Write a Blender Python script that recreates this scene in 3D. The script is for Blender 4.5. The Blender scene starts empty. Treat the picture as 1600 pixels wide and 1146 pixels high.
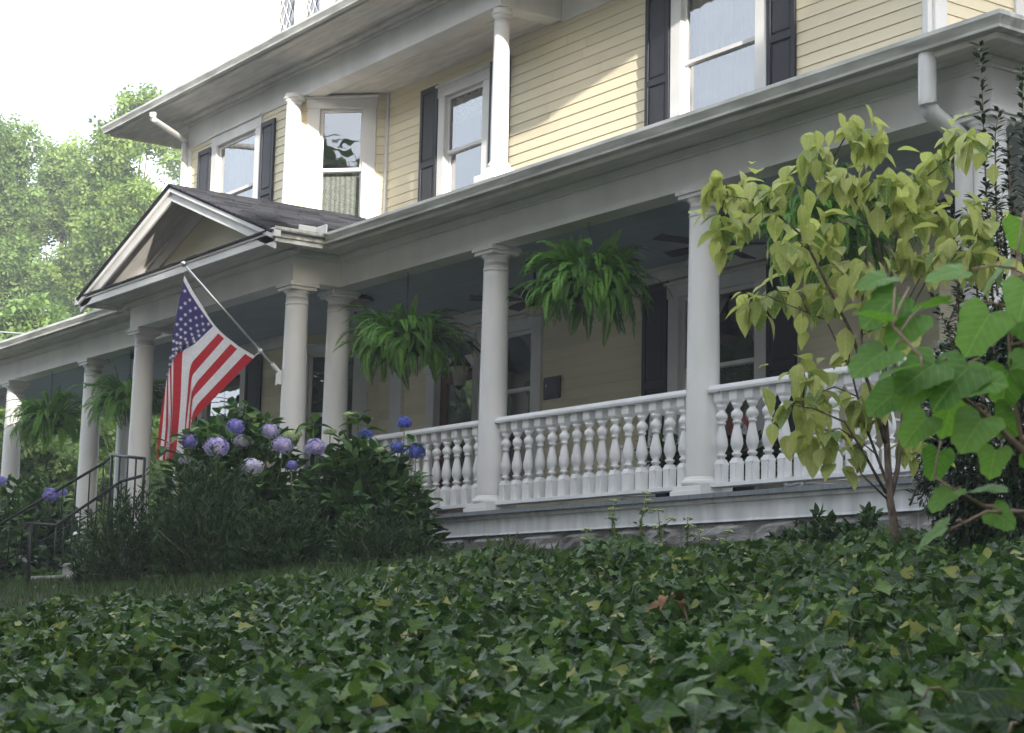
import bpy, math, random
import numpy as np
from mathutils import Vector, Matrix
random.seed(7); rng = np.random.default_rng(7)
SC = bpy.context.scene; COL = SC.collection
R_ = math.radians

# ------------------------------------------------------------------ camera, sky, sun, exposure
CAM = Vector((11.6437, -10.1082, -1.2207)); FPX = 2891.9
RX = Vector((0.577695, 0.815973, 0.021348)); RD = Vector((-0.106926, 0.101578, -0.989065)); RF = Vector((-0.809219, 0.569095, 0.145930))
cam = bpy.data.cameras.new('camera'); camo = bpy.data.objects.new('camera', cam); COL.objects.link(camo)
M = Matrix(((RX.x, -RD.x, -RF.x), (RX.y, -RD.y, -RF.y), (RX.z, -RD.z, -RF.z))).to_4x4(); M.translation = CAM
camo.matrix_world = M
cam.sensor_width = 36; cam.lens = 36*FPX/1600; cam.clip_start = .05; cam.clip_end = 600
cam.dof.use_dof = True; cam.dof.focus_distance = 15.5; cam.dof.aperture_fstop = 11
SC.camera = camo
SUN = Vector((.955, -.210, .205)).normalized()
w = bpy.data.worlds.new('World'); SC.world = w; w.use_nodes = True
nt = w.node_tree; bg = nt.nodes['Background']
sky = nt.nodes.new('ShaderNodeTexSky'); sky.sky_type = 'NISHITA'; sky.sun_disc = False
sky.sun_elevation = math.asin(SUN.z); sky.sun_rotation = math.atan2(SUN.x, SUN.y)
sky.air_density = 1.0; sky.dust_density = 4.0; sky.ozone_density = 1.0; sky.altitude = 100
hz = nt.nodes.new('ShaderNodeMix'); hz.data_type = 'RGBA'; hz.inputs[0].default_value = .72      # bright thin overcast over the blue
hz.inputs[7].default_value = (5.05, 5.4, 5.95, 1); nt.links.new(sky.outputs[0], hz.inputs[6])
nt.links.new(hz.outputs[2], bg.inputs[0]); bg.inputs[1].default_value = .12
sl = bpy.data.lights.new('sun', 'SUN'); so = bpy.data.objects.new('sun', sl); COL.objects.link(so)
sl.energy = 3.0; sl.angle = R_(.53); sl.color = (1, .94, .85)
so.rotation_euler = SUN.to_track_quat('Z', 'Y').to_euler(); so.location = (30, -8, 30)
VS = SC.view_settings; VS.view_transform = 'Standard'; VS.look = 'None'; VS.gamma = 1; VS.use_curve_mapping = False
VS.exposure = 2.05
SC.cycles.max_bounces = 8; SC.cycles.transparent_max_bounces = 12; SC.cycles.diffuse_bounces = 4
SC.cycles.caustics_reflective = False; SC.cycles.caustics_refractive = False

def at(px, py, d):                       # photo pixel at a distance -> world point
    return CAM + (RX*((px-800)/FPX) + RD*((py-573)/FPX) + RF)*d
def atY(px, py, Y):
    r = RX*((px-800)/FPX) + RD*((py-573)/FPX) + RF
    return CAM + r*((Y-CAM.y)/r.y)
def atX(px, py, X):
    r = RX*((px-800)/FPX) + RD*((py-573)/FPX) + RF
    return CAM + r*((X-CAM.x)/r.x)

# ------------------------------------------------------------------ materials
def mat(name, col, rough=.6, var=.08, scale=6, bump=0, bscale=40, spec=.3, col2=None, trans=0, objvar=0, metal=0, stretch=None, attr=None, facv=.5, vein=0, vn=6.0):
    m = bpy.data.materials.new(name); m.use_nodes = True
    n = m.node_tree.nodes; L = m.node_tree.links; b = n['Principled BSDF']
    b.inputs['Roughness'].default_value = rough; b.inputs['Specular IOR Level'].default_value = spec; b.inputs['Metallic'].default_value = metal
    tc = n.new('ShaderNodeTexCoord'); src = tc.outputs['Object']
    if stretch:
        mp = n.new('ShaderNodeMapping'); mp.inputs['Scale'].default_value = stretch; L.new(src, mp.inputs[0]); src = mp.outputs[0]
    noi = n.new('ShaderNodeTexNoise'); noi.inputs['Scale'].default_value = scale; noi.inputs['Detail'].default_value = 5; L.new(src, noi.inputs[0])
    c2 = col2 or tuple(max(0, c*(1-var*2.2)) for c in col); c1 = col if col2 else tuple(min(1, c*(1+var)) for c in col)
    rp = n.new('ShaderNodeValToRGB'); rp.color_ramp.elements[0].position = .3; rp.color_ramp.elements[1].position = .7
    rp.color_ramp.elements[0].color = (*c2, 1); rp.color_ramp.elements[1].color = (*c1, 1)
    fac = noi.outputs[0]
    if attr or objvar:
        if attr: a = n.new('ShaderNodeAttribute'); a.attribute_name = attr; av = a.outputs['Fac']
        else: a = n.new('ShaderNodeObjectInfo'); av = a.outputs['Random']
        mx = n.new('ShaderNodeMix'); mx.inputs[0].default_value = facv
        L.new(noi.outputs[0], mx.inputs[2]); L.new(av, mx.inputs[3]); fac = mx.outputs[0]
        rp.color_ramp.elements[0].position = .18; rp.color_ramp.elements[1].position = .82
    L.new(fac, rp.inputs[0]); colo = rp.outputs[0]
    if vein:
        def mth(op, a, c=None, d=None, clamp=False):
            q = n.new('ShaderNodeMath'); q.operation = op; q.use_clamp = clamp
            for k, x in enumerate((a, c, d)):
                if x is None: continue
                if isinstance(x, (int, float)): q.inputs[k].default_value = x
                else: L.new(x, q.inputs[k])
            return q.outputs[0]
        la = n.new('ShaderNodeAttribute'); la.attribute_name = 'lf'; sx = n.new('ShaderNodeSeparateXYZ'); L.new(la.outputs['Vector'], sx.inputs[0])
        ax = mth('ABSOLUTE', sx.outputs[0]); mid = mth('SUBTRACT', 1, mth('DIVIDE', ax, .022), clamp=True)
        fr = mth('FRACT', mth('MULTIPLY', mth('SUBTRACT', sx.outputs[1], mth('MULTIPLY', ax, .8)), vn)); lat = mth('SUBTRACT', 1, mth('DIVIDE', mth('ABSOLUTE', mth('SUBTRACT', fr, .5)), .10), clamp=True)
        vm = mth('MULTIPLY', mth('MAXIMUM', mid, mth('MULTIPLY', lat, .55)), vein)
        vc = n.new('ShaderNodeMix'); vc.data_type = 'RGBA'; L.new(vm, vc.inputs[0]); L.new(colo, vc.inputs[6]); vc.inputs[7].default_value = (min(1, c1[0]*1.5+.1), min(1, c1[1]*1.3+.1), min(1, c1[2]*1.5+.04), 1); colo = vc.outputs[2]
    L.new(colo, b.inputs['Base Color'])
    if bump:
        bn = n.new('ShaderNodeTexNoise'); bn.inputs['Scale'].default_value = bscale; bn.inputs['Detail'].default_value = 6; L.new(src, bn.inputs[0])
        bp = n.new('ShaderNodeBump'); bp.inputs['Strength'].default_value = bump; bp.inputs['Distance'].default_value = .02
        L.new(bn.outputs[0], bp.inputs['Height']); L.new(bp.outputs[0], b.inputs['Normal'])
    if trans:
        tr = n.new('ShaderNodeBsdfTranslucent'); ms = n.new('ShaderNodeMixShader'); ms.inputs[0].default_value = trans
        hs = n.new('ShaderNodeHueSaturation'); hs.inputs['Value'].default_value = 1.6; hs.inputs['Saturation'].default_value = 1.1
        L.new(colo, hs.inputs['Color']); L.new(hs.outputs[0], tr.inputs[0])
        L.new(b.outputs[0], ms.inputs[1]); L.new(tr.outputs[0], ms.inputs[2]); L.new(ms.outputs[0], n['Material Output'].inputs[0])
    return m, rp
def MT(*a, **k): return mat(*a, **k)[0]
def ramp3(r, pos, col):
    e = r.color_ramp.elements.new(pos); e.color = (*col, 1)

white = MT('white_paint', (.80, .79, .77), .5, .07, 1.7, .10, 45, stretch=(1, 1, .5))
white_rail = MT('white_rail_paint', (.78, .78, .78), .5, .1, 4, .10, 60, objvar=1, facv=.3)
soffitm = MT('soffit_paint', (.74, .71, .66), .6, .10, 2.2, .06, 50, stretch=(1, 6, 1))
guttm = MT('gutter_metal', (.66, .65, .60), .42, .22, 3, 0, spec=.5, stretch=(.6, 4, 4))
pipem = MT('downspout_metal', (.74, .74, .72), .35, .05, 4, 0, spec=.5)
cream = MT('cream_siding', (.82, .735, .53), .55, .05, 1.6, .12, 90, stretch=(.3, 1, 6), objvar=1, facv=.5)
black = MT('black_iron', (.012, .012, .013), .45, .1, 10, 0, spec=.4)
shutm = MT('shutter_paint', (.022, .023, .030), .5, .1, 6, .05, 60)
haint = MT('ceiling_paint', (.40, .47, .50), .6, .06, 2, .05, 30, stretch=(1, 8, 1))
deckm = MT('deck_paint', (.22, .24, .26), .5, .12, 4, .1, 40, stretch=(8, 1, 1))
skirtm = MT('skirt_paint', (.70, .71, .72), .55, .12, 3, .10, 45, stretch=(2.5, 1, .6))
stonem = MT('foundation_stone', (.34, .33, .32), .9, .25, 9, .8, 26, objvar=1, facv=.3)
shingm = MT('roof_shingle', (.050, .053, .064), .9, .3, 20, .6, 160, objvar=1, facv=.6, col2=(.018, .018, .022))
roofm = MT('roof_felt', (.035, .035, .04), .9, .2, 8, .4, 60)
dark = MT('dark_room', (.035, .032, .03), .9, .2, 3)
doorm = MT('stained_door', (.16, .055, .025), .45, .2, 4, .1, 50, stretch=(6, 6, .6))
curt = MT('sheer_curtain', (.84, .84, .80), .9, .05, 3, 0, trans=.3)
lace = MT('lace_curtain', (.55, .57, .54), .9, .25, 60, 0, trans=.3)
conc = MT('step_concrete', (.42, .41, .39), .85, .15, 5, .3, 60)
metalm = MT('pole_metal', (.62, .63, .64), .28, .05, 6, 0, metal=.8)
lampglass = MT('frosted_glass', (.62, .58, .48), .35, .05, 8, 0, trans=.3)
plastw = MT('chair_paint', (.72, .72, .72), .5, .04, 5)
terrac = MT('planter_glaze', (.05, .05, .055), .4, .2, 6)
plaqm = MT('bronze_plaque', (.045, .042, .04), .5, .25, 30, .1, 80)
flagw = MT('flag_white', (.62, .61, .62), .8, .05, 40, .1, 300, trans=.25)
flagr = MT('flag_red', (.40, .028, .038), .8, .08, 40, .1, 300, trans=.25)
flagb = MT('flag_blue', (.04, .036, .13), .8, .08, 40, .1, 300, trans=.25)
wirem = MT('cable_sheath', (.45, .45, .45), .6)
barkm = MT('bark', (.20, .15, .115), .9, .3, 14, .6, 60, stretch=(3, 3, .7))
twigm = MT('twig_bark', (.30, .21, .15), .85, .2, 20)
stemg = MT('green_stem', (.16, .22, .06), .7, .15, 20)
ivym, r_ = mat('ivy_leaf', (.105, .175, .036), .42, .1, 14, .25, 45, .25, col2=(.012, .036, .009), trans=.25, attr='tint', facv=.75, vein=.45, vn=5)
ramp3(r_, .95, (.26, .27, .08)); ramp3(r_, .5, (.036, .080, .017))
brownm = MT('dry_leaf', (.30, .16, .08), .8, .3, 20, .3, 60)
fernm = MT('fern_frond', (.155, .33, .04), .55, .15, 9, 0, col2=(.055, .15, .022), trans=.3, objvar=1, facv=.55)
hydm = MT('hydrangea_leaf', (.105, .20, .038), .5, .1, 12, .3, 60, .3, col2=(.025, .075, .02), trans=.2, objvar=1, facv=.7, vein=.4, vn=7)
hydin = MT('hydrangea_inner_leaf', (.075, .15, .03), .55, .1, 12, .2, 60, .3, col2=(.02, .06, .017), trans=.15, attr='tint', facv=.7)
shrm = MT('shrub_leaf', (.050, .098, .022), .5, .1, 10, 0, col2=(.010, .028, .010), trans=.12, attr='tint', facv=.75)
hollm = MT('privet_leaf', (.045, .085, .025), .32, .1, 10, 0, spec=.5, col2=(.012, .030, .013), trans=.12, attr='tint', facv=.75)
dogm, r_ = mat('dogwood_leaf', (.52, .51, .20), .5, .1, 7, .25, 50, .3, col2=(.15, .23, .07), trans=.4, objvar=1, facv=.65, vein=.35, vn=6)
ramp3(r_, .6, (.36, .42, .13)); ramp3(r_, .92, (.52, .33, .13))
sapm = MT('sapling_leaf', (.17, .32, .06), .45, .1, 6, .3, 30, .3, col2=(.07, .165, .032), trans=.4, objvar=1, facv=.5, vein=.45, vn=6)
sedm = MT('sedum_head', (.33, .40, .17), .8, .2, 40)
sedl = MT('sedum_leaf', (.12, .20, .06), .5, .15, 14, col2=(.06, .12, .035), trans=.15, attr='tint')
tree1m, r_ = mat('tree_leaf_pale', (.27, .36, .10), .5, .1, 3, 0, col2=(.04, .09, .025), trans=.35, attr='tint', facv=.7)
tree2m = MT('tree_leaf_mid', (.18, .27, .075), .5, .1, 3, 0, col2=(.045, .09, .028), trans=.35, attr='tint', facv=.7)
tree3m = MT('tree_leaf_deep', (.10, .17, .045), .5, .1, 3, 0, col2=(.03, .065, .02), trans=.25, attr='tint', facv=.7)
grassm = MT('grass_blade', (.075, .125, .03), .6, .1, 10, 0, col2=(.025, .05, .015), trans=.2, attr='tint')
groundm = MT('soil_ground', (.055, .06, .03), .95, .3, 2, .5, 20, col2=(.03, .025, .016))
petal_blue = MT('petal_blue', (.20, .20, .52), .7, .15, 60, 0, trans=.2, col2=(.33, .28, .60), attr='tint', facv=.85)
petal_lilac = MT('petal_lilac', (.66, .56, .72), .7, .1, 50, 0, trans=.2, col2=(.36, .33, .64), attr='tint', facv=.85)
petal_pale = MT('petal_pale', (.74, .69, .74), .7, .1, 50, 0, trans=.2, col2=(.45, .42, .62), attr='tint', facv=.85)
petal_cream = MT('petal_cream', (.52, .58, .34), .7, .1, 50, 0, trans=.2, col2=(.30, .38, .16), attr='tint', facv=.85)
petal_deep = MT('petal_deep', (.07, .10, .40), .7, .1, 50, 0, trans=.2, col2=(.13, .16, .50), attr='tint', facv=.85)

def glass_mat():
    m = bpy.data.materials.new('window_glass'); m.use_nodes = True; n = m.node_tree.nodes; L = m.node_tree.links
    n.remove(n['Principled BSDF']); t = n.new('ShaderNodeBsdfTransparent'); t.inputs[0].default_value = (.95, .97, .95, 1)
    g = n.new('ShaderNodeBsdfGlossy'); g.inputs['Roughness'].default_value = .015; g.inputs[0].default_value = (.95, .97, 1, 1)
    fr = n.new('ShaderNodeFresnel'); fr.inputs[0].default_value = 1.75
    tx = n.new('ShaderNodeTexCoord'); no = n.new('ShaderNodeTexNoise'); no.inputs['Scale'].default_value = 2.2; L.new(tx.outputs['Object'], no.inputs[0])
    bu = n.new('ShaderNodeBump'); bu.inputs['Strength'].default_value = .06; bu.inputs['Distance'].default_value = .05; L.new(no.outputs[0], bu.inputs['Height']); L.new(bu.outputs[0], g.inputs['Normal'])
    mu = n.new('ShaderNodeMath'); mu.operation = 'MULTIPLY_ADD'; mu.inputs[1].default_value = 1.0; mu.inputs[2].default_value = .16; mu.use_clamp = True
    L.new(fr.outputs[0], mu.inputs[0]); mx = n.new('ShaderNodeMixShader'); L.new(mu.outputs[0], mx.inputs[0])
    L.new(t.outputs[0], mx.inputs[1]); L.new(g.outputs[0], mx.inputs[2]); L.new(mx.outputs[0], n['Material Output'].inputs[0]); return m
glass = glass_mat()

# ------------------------------------------------------------------ builders
def prop(o, label=None, cat=None, group=None, kind=None):
    if label: o['label'] = label
    if cat: o['category'] = cat
    if group: o['group'] = group
    if kind: o['kind'] = kind
    return o
def thing(name, loc, label, cat, group=None, kind=None):
    o = bpy.data.objects.new(name, None); COL.objects.link(o); o.location = loc; o.empty_display_size = .2
    return prop(o, label, cat, group, kind)
def root_loc(p):
    v = Vector((0, 0, 0))
    while p is not None: v += p.location; p = p.parent
    return v
def link(name, me, parent=None, loc=None):
    o = bpy.data.objects.new(name, me); COL.objects.link(o)
    if parent is not None: o.parent = parent
    if loc is not None: o.location = loc
    return o

class MB:
    def __init__(s, T=None): s.v = []; s.f = []; s.mi = []; s.sm = []; s.T = T; s.m = 0
    def pts(s, P):
        i = len(s.v); s.v += [tuple(s.T(p)) if s.T else tuple(p) for p in P]; return i
    def face(s, idx, smooth=False): s.f.append(tuple(idx)); s.mi.append(s.m); s.sm.append(smooth)
    def box(s, x0, x1, y0, y1, z0, z1):
        i = s.pts([(x, y, z) for z in (z0, z1) for y in (y0, y1) for x in (x0, x1)])
        for q in ((0, 2, 3, 1), (4, 5, 7, 6), (0, 1, 5, 4), (2, 6, 7, 3), (0, 4, 6, 2), (1, 3, 7, 5)): s.face([i+k for k in q])
    def hexa(s, P):                       # 8 points: bottom 4 loop, top 4 loop
        i = s.pts(P)
        for q in ((3, 2, 1, 0), (4, 5, 6, 7), (0, 1, 5, 4), (1, 2, 6, 5), (2, 3, 7, 6), (3, 0, 4, 7)): s.face([i+k for k in q])
    def prism(s, poly, a, b):             # poly: function or list of 2D, a/b 3D mapping functions
        n = len(poly); i = s.pts([a(p) for p in poly]); j = s.pts([b(p) for p in poly])
        s.face([i+k for k in range(n)][::-1]); s.face([j+k for k in range(n)])
        for k in range(n): s.face((i+k, i+(k+1) % n, j+(k+1) % n, j+k))
    def lathe(s, prof, seg=24, c=(0, 0, 0), smooth=True, cap=True):
        i = s.pts([(c[0]+r*math.cos(2*math.pi*k/seg), c[1]+r*math.sin(2*math.pi*k/seg), c[2]+z) for r, z in prof for k in range(seg)])
        for a in range(len(prof)-1):
            for k in range(seg):
                s.face((i+a*seg+k, i+a*seg+(k+1) % seg, i+(a+1)*seg+(k+1) % seg, i+(a+1)*seg+k), smooth)
        if cap:
            s.face([i+k for k in range(seg)][::-1]); s.face([i+(len(prof)-1)*seg+k for k in range(seg)])
    def tube(s, P, r, seg=6, smooth=True):
        P = [Vector(p) for p in P]; n = len(P); rr = r if isinstance(r, (list, tuple)) else [r]*n
        ring = []
        for k in range(n):
            d = (P[min(k+1, n-1)]-P[max(k-1, 0)]).normalized()
            u = d.cross(Vector((0, 0, 1)) if abs(d.z) < .9 else Vector((1, 0, 0))).normalized(); v = d.cross(u)
            ring.append(s.pts([P[k]+(u*math.cos(2*math.pi*a/seg)+v*math.sin(2*math.pi*a/seg))*rr[k] for a in range(seg)]))
        for k in range(n-1):
            for a in range(seg): s.face((ring[k]+a, ring[k]+(a+1) % seg, ring[k+1]+(a+1) % seg, ring[k+1]+a), smooth)
        s.face([ring[0]+a for a in range(seg)][::-1]); s.face([ring[-1]+a for a in range(seg)])
    def mesh(s, name, mats, off=(0, 0, 0)):
        me = bpy.data.meshes.new(name); o = Vector(off)
        me.from_pydata([(a-o.x, b-o.y, c-o.z) for a, b, c in s.v], [], s.f)
        for m in (mats if isinstance(mats, (list, tuple)) else [mats]): me.materials.append(m)
        me.polygons.foreach_set('material_index', s.mi); me.polygons.foreach_set('use_smooth', s.sm); me.update(); return me
    def build(s, name, mats, parent=None, bevel=0):
        me = s.mesh(name, mats, root_loc(parent)); o = link(name, me, parent)
        if bevel:
            b = o.modifiers.new('bevel', 'BEVEL'); b.width = bevel; b.segments = 2; b.limit_method = 'ANGLE'; b.angle_limit = R_(40)
        return o

def fast_mesh(name, V, F, mats, tint=None, smooth=True, lf=None):   # V (n,3); F (m,k) equal-sized faces
    me = bpy.data.meshes.new(name); V = np.asarray(V, np.float32); F = np.asarray(F, np.int32)
    me.vertices.add(len(V)); me.vertices.foreach_set('co', V.ravel())
    m, k = F.shape; me.loops.add(m*k); me.loops.foreach_set('vertex_index', F.ravel())
    me.polygons.add(m); me.polygons.foreach_set('loop_start', np.arange(0, m*k, k, dtype=np.int32)); me.polygons.foreach_set('loop_total', np.full(m, k, np.int32))
    me.polygons.foreach_set('use_smooth', np.full(m, smooth, bool))
    for q in (mats if isinstance(mats, (list, tuple)) else [mats]): me.materials.append(q)
    if tint is not None:
        a = me.attributes.new('tint', 'FLOAT', 'POINT'); a.data.foreach_set('value', np.asarray(tint, np.float32))
    if lf is not None:
        a = me.attributes.new('lf', 'FLOAT_VECTOR', 'POINT'); a.data.foreach_set('vector', np.asarray(lf, np.float32).ravel())
    me.update(); me.validate(); return me
def basis(D, U, roll=None):              # leaf frames: local y along D, local z near U
    D = D/np.linalg.norm(D, axis=1, keepdims=True); X = np.cross(D, U); X /= np.maximum(np.linalg.norm(X, axis=1, keepdims=True), 1e-6); Z = np.cross(X, D)
    return np.stack([X, D, Z], axis=2)
def scatter(name, tv, tf, P, D, U, S, tint, m, parent=None, smooth=False):
    P = np.asarray(P, float); N = len(P); B = basis(np.asarray(D, float), np.asarray(U, float)); tv = np.asarray(tv); tf = np.asarray(tf)
    V = np.einsum('nij,kj->nki', B, tv)*np.asarray(S)[:, None, None] + P[:, None, :]
    off = np.array(root_loc(parent)); V = V.reshape(-1, 3)-off
    F = (tf[None]+(np.arange(N)*len(tv))[:, None, None]).reshape(-1, tf.shape[1])
    return link(name, fast_mesh(name, V, F, m, np.repeat(tint, len(tv)), smooth, np.tile(tv, (N, 1))), parent)
def leaf_t(shape, L=1, fold=.12, curl=.25, rows=None):   # half-outline [(t, halfwidth)], triangles, petiole at the origin along +y
    v = []; f = []
    for t, h in shape: v += [(-h*L, t*L, fold*h*L-curl*t*t*L), (0, t*L, -curl*t*t*L), (h*L, t*L, fold*h*L-curl*t*t*L)]
    for k in range(len(shape)-1):
        a = 3*k
        for q in ((a, a+1, a+4), (a, a+4, a+3), (a+1, a+2, a+5), (a+1, a+5, a+4)): f.append(q)
    return v, f
OV = [(0, .01), (.12, .16), (.32, .29), (.55, .29), (.78, .17), (.92, .06), (1, .005)]
OV_s = [(0, .02), (.35, .27), (.7, .2), (1, .01)]
NARROW = [(0, .03), (.5, .1), (1, .005)]
def unit(n): a = rng.normal(size=(n, 3)); return a/np.linalg.norm(a, axis=1, keepdims=True)
def leaf_mesh(name, shape, m, L, fold, curl):
    v, f = leaf_t(shape, L, fold, curl); return fast_mesh(name, v, f, m, None, True, np.array(v)/L)
def frame_euler(d, u):
    d = Vector(d).normalized(); x = d.cross(Vector(u)); x = x.normalized() if x.length > 1e-4 else Vector((1, 0, 0)); z = x.cross(d)
    return Matrix((x, d, z)).transposed().to_euler()
def put(name, me, parent, loc, d, u, s=1):
    o = bpy.data.objects.new(name, me); COL.objects.link(o); o.parent = parent
    o.location = Vector(loc)-root_loc(parent); o.rotation_euler = frame_euler(d, u); o.scale = (s, s, s); return o

# ------------------------------------------------------------------ ground, lawn
def ivy_top(x, y):
    return np.interp(y, [-14, -10.5, -9.2, -8.2, -7.3, -6, -5, -4.2, -3.6, -2.2, -.8, 0.2, 4], [-1.75, -1.66, -1.57, -1.46, -1.34, -1.22, -1.09, -.92, -.77, -.67, -.58, -.54, -.5]) - np.interp(x, [-12, -6, -4, -1], [.14, .12, .08, 0])*np.interp(y, [-9, -5, -3, -1], [.1, 1, .5, 0])
def ground_z(x, y): return ivy_top(x, y)-np.interp(y, [-4, -2.5], [.16, .05])
xs = np.concatenate([np.linspace(-108, -22, 10), np.linspace(-20, 16, 73), np.linspace(18, 38, 6)])
ys = np.concatenate([np.linspace(-38, -15, 6), np.linspace(-13, 6, 58), np.linspace(8, 68, 10)])
X, Y = np.meshgrid(xs, ys); Zg = ground_z(X, Y)+np.sin(X*1.7)*np.cos(Y*2.1)*.02
V = np.stack([X, Y, Zg], 2).reshape(-1, 3); nx = len(xs)
F = np.array([(r*nx+c, r*nx+c+1, (r+1)*nx+c+1, (r+1)*nx+c) for r in range(len(ys)-1) for c in range(nx-1)])
prop(link('ground', fast_mesh('ground', V, F, groundm)), 'dark earth ground sloping up to the house', kind='structure')

# ------------------------------------------------------------------ house
W = 2.5
house = thing('house', (-6, 5, -.6), 'pale yellow clapboard house with white trim and black shutters', 'house')
def subtract(a, b, cuts):
    out = [(a, b)]
    for c, d in cuts:
        nx_ = []
        for p, q in out:
            if d <= p or c >= q: nx_.append((p, q)); continue
            if c > p: nx_.append((p, c))
            if d < q: nx_.append((d, q))
        out = nx_
    return [o for o in out if o[1]-o[0] > .02]
def planeT(P0, u, n): return lambda p: (P0[0]+u[0]*p[0]+n[0]*p[1], P0[1]+u[1]*p[0]+n[1]*p[1], p[2])
def wall(P0, u, n, L, z0, z1, ops, boards=True):
    T = planeT(P0, u, n); mb = MB(T)
    zs = sorted({z0, z1, *[o[2] for o in ops if z0 < o[2] < z1], *[o[3] for o in ops if z0 < o[3] < z1]})
    for a, b in zip(zs, zs[1:]):
        for p, q in subtract(0, L, [(o[0], o[1]) for o in ops if o[2] < b-.001 and o[3] > a+.001]): mb.box(p, q, -.12, -.012, a, b)
    wl = mb.build('wall', cream, house)
    if boards:
        z = z0; E_ = .125
        while z < z1-.02:
            zt = min(z+E_+.012, z1)
            for p, q in subtract(0, L, [(o[0], o[1]) for o in ops if o[2] < z+E_*.75 and o[3] > z+E_*.3]):
                j = [p]+([p+(q-p)*random.uniform(.3, .7)] if q-p > 3.2 else [])+[q]
                for k in range(len(j)-1):
                    b = MB(T); c, d = j[k]+(.0015 if k else 0), j[k+1]-.0015*(k < len(j)-2)
                    b.hexa([(c, -.0119, z), (d, -.0119, z), (d, .008, z), (c, .008, z), (c, -.0119, zt), (d, -.0119, zt), (d, -.005, zt), (c, -.005, zt)])
                    b.build('siding_board', cream, wl)
            z += E_
    return wl
def window(P0, u, n, u0, u1, z0, z1, zm, cas=.12, head=.14, kind='sheer', single=False, depth=.7, sill=True):
    T = planeT(P0, u, n); a, b = u0+cas, u1-cas; zt = z1-head
    mb = MB(T)
    mb.box(u0, a, -.1, .035, z0, z1-head); mb.box(b, u1, -.1, .035, z0, z1-head); mb.box(u0-.015, u1+.015, -.1, .04, z1-head, z1)
    mb.box(u0-.03, u1+.03, .0, .075, z1, z1+.03)
    if sill: mb.box(u0-.04, u1+.04, -.1, .08, z0-.05, z0)
    win = mb.build('window', white, house, .006)
    s = MB(T); t = .045
    for za, zb, nn in ((zm-.02, zt, -.02), (z0, zm+.02, -.05)):
        s.box(a, a+t, nn-.03, nn, za, zb); s.box(b-t, b, nn-.03, nn, za, zb)
        s.box(a+t, b-t, nn-.03, nn, zb-t, zb); s.box(a+t, b-t, nn-.03, nn, za, za+t)
    s.build('sash', white, win, .004)
    for za, zb, nn in ((zm-.02+t, zt-t, -.036), (z0+t, zm+.02-t, -.066)):
        g = MB(T); i = g.pts([(a+t, nn, za), (b-t, nn, za), (b-t, nn, zb), (a+t, nn, zb)]); g.face((i, i+1, i+2, i+3)); g.build('pane', glass, win)
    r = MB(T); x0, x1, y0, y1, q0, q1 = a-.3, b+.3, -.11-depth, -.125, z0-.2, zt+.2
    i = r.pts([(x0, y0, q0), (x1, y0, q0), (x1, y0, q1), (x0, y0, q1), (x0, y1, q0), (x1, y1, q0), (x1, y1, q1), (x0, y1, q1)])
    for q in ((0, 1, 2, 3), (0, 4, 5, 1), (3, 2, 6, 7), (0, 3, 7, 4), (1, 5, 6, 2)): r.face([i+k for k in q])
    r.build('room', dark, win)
    def drape(f0, f1, zb, zt_, m, nf=9, amp=.025, base=-.17, shape=None):
        c = MB(T); N = nf*6; rows = 6; idx = []
        for j in range(rows+1):
            tz = j/rows
            row = []
            for k in range(N+1):
                fu = k/N; s0, s1 = (f0, f1) if shape is None else shape(tz)
                uu = a+(b-a)*(s0+(s1-s0)*fu); row.append((uu, base+amp*math.sin(fu*nf*6.283+.6*math.sin(fu*17)), zb+(zt_-zb)*tz))
            idx.append(c.pts(row))
        for j in range(rows):
            for k in range(N): c.face((idx[j]+k, idx[j]+k+1, idx[j+1]+k+1, idx[j+1]+k), True)
        c.build('curtain', m, win)
    if kind == 'sheer': drape(-.02, 1.02, z0, zt, curt, 11)
    if kind == 'lace_half': drape(-.02, 1.02, z0, zm, lace, 9, .007)
    if kind == 'swag':
        drape(-.02, 1.02, z0, zm, lace, 14, base=-.2)
        drape(0, .4, zm-.1, zt, curt, 5, shape=lambda t: (0, .12+.4*t*t)); drape(.6, 1, zm-.1, zt, curt, 5, shape=lambda t: (.88-.4*t*t, 1))
    if kind == 'tied': drape(.5, 1, zm+.02, zt, curt, 6, shape=lambda t: (.95-.55*t*t, 1.02))
    if kind == 'white': drape(-.02, .5, z0, zt, curt, 5, .035); drape(.42, 1.02, z0, zt, curt, 6, .03, -.2)
    if kind == 'valance': drape(.0, .95, zt-.32, zt, lace, 5, .04); drape(.8, 1.02, z0, zt, curt, 3)
    return win
def shutter(P0, u, n, u0, u1, z0, z1):
    T = planeT(P0, u, n); mb = MB(T); t = .055; zm = z0+(z1-z0)*.45
    mb.box(u0, u0+t, .012, .045, z0, z1); mb.box(u1-t, u1, .012, .045, z0, z1)
    for za, zb in ((z0, z0+.08), (zm-.04, zm+.04), (z1-.07, z1)): mb.box(u0+t, u1-t, .012, .045, za, zb)
    sh = mb.build('shutter', shutm, house, .004)
    for za, zb in ((z0+.08, zm-.04), (zm+.04, z1-.07)):
        p = MB(T); p.box(u0+t, u1-t, .013, .026, za, zb); c, d, e, f = u0+t+.03, u1-t-.03, za+.03, zb-.03
        p.hexa([(c-.02, .026, e-.02), (d+.02, .026, e-.02), (d, .038, e), (c, .038, e), (c-.02, .026, f+.02), (d+.02, .026, f+.02), (d, .038, f), (c, .038, f)])
        p.build('panel', shutm, sh)
E1, N1 = (1, 0), (0, -1)
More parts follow.
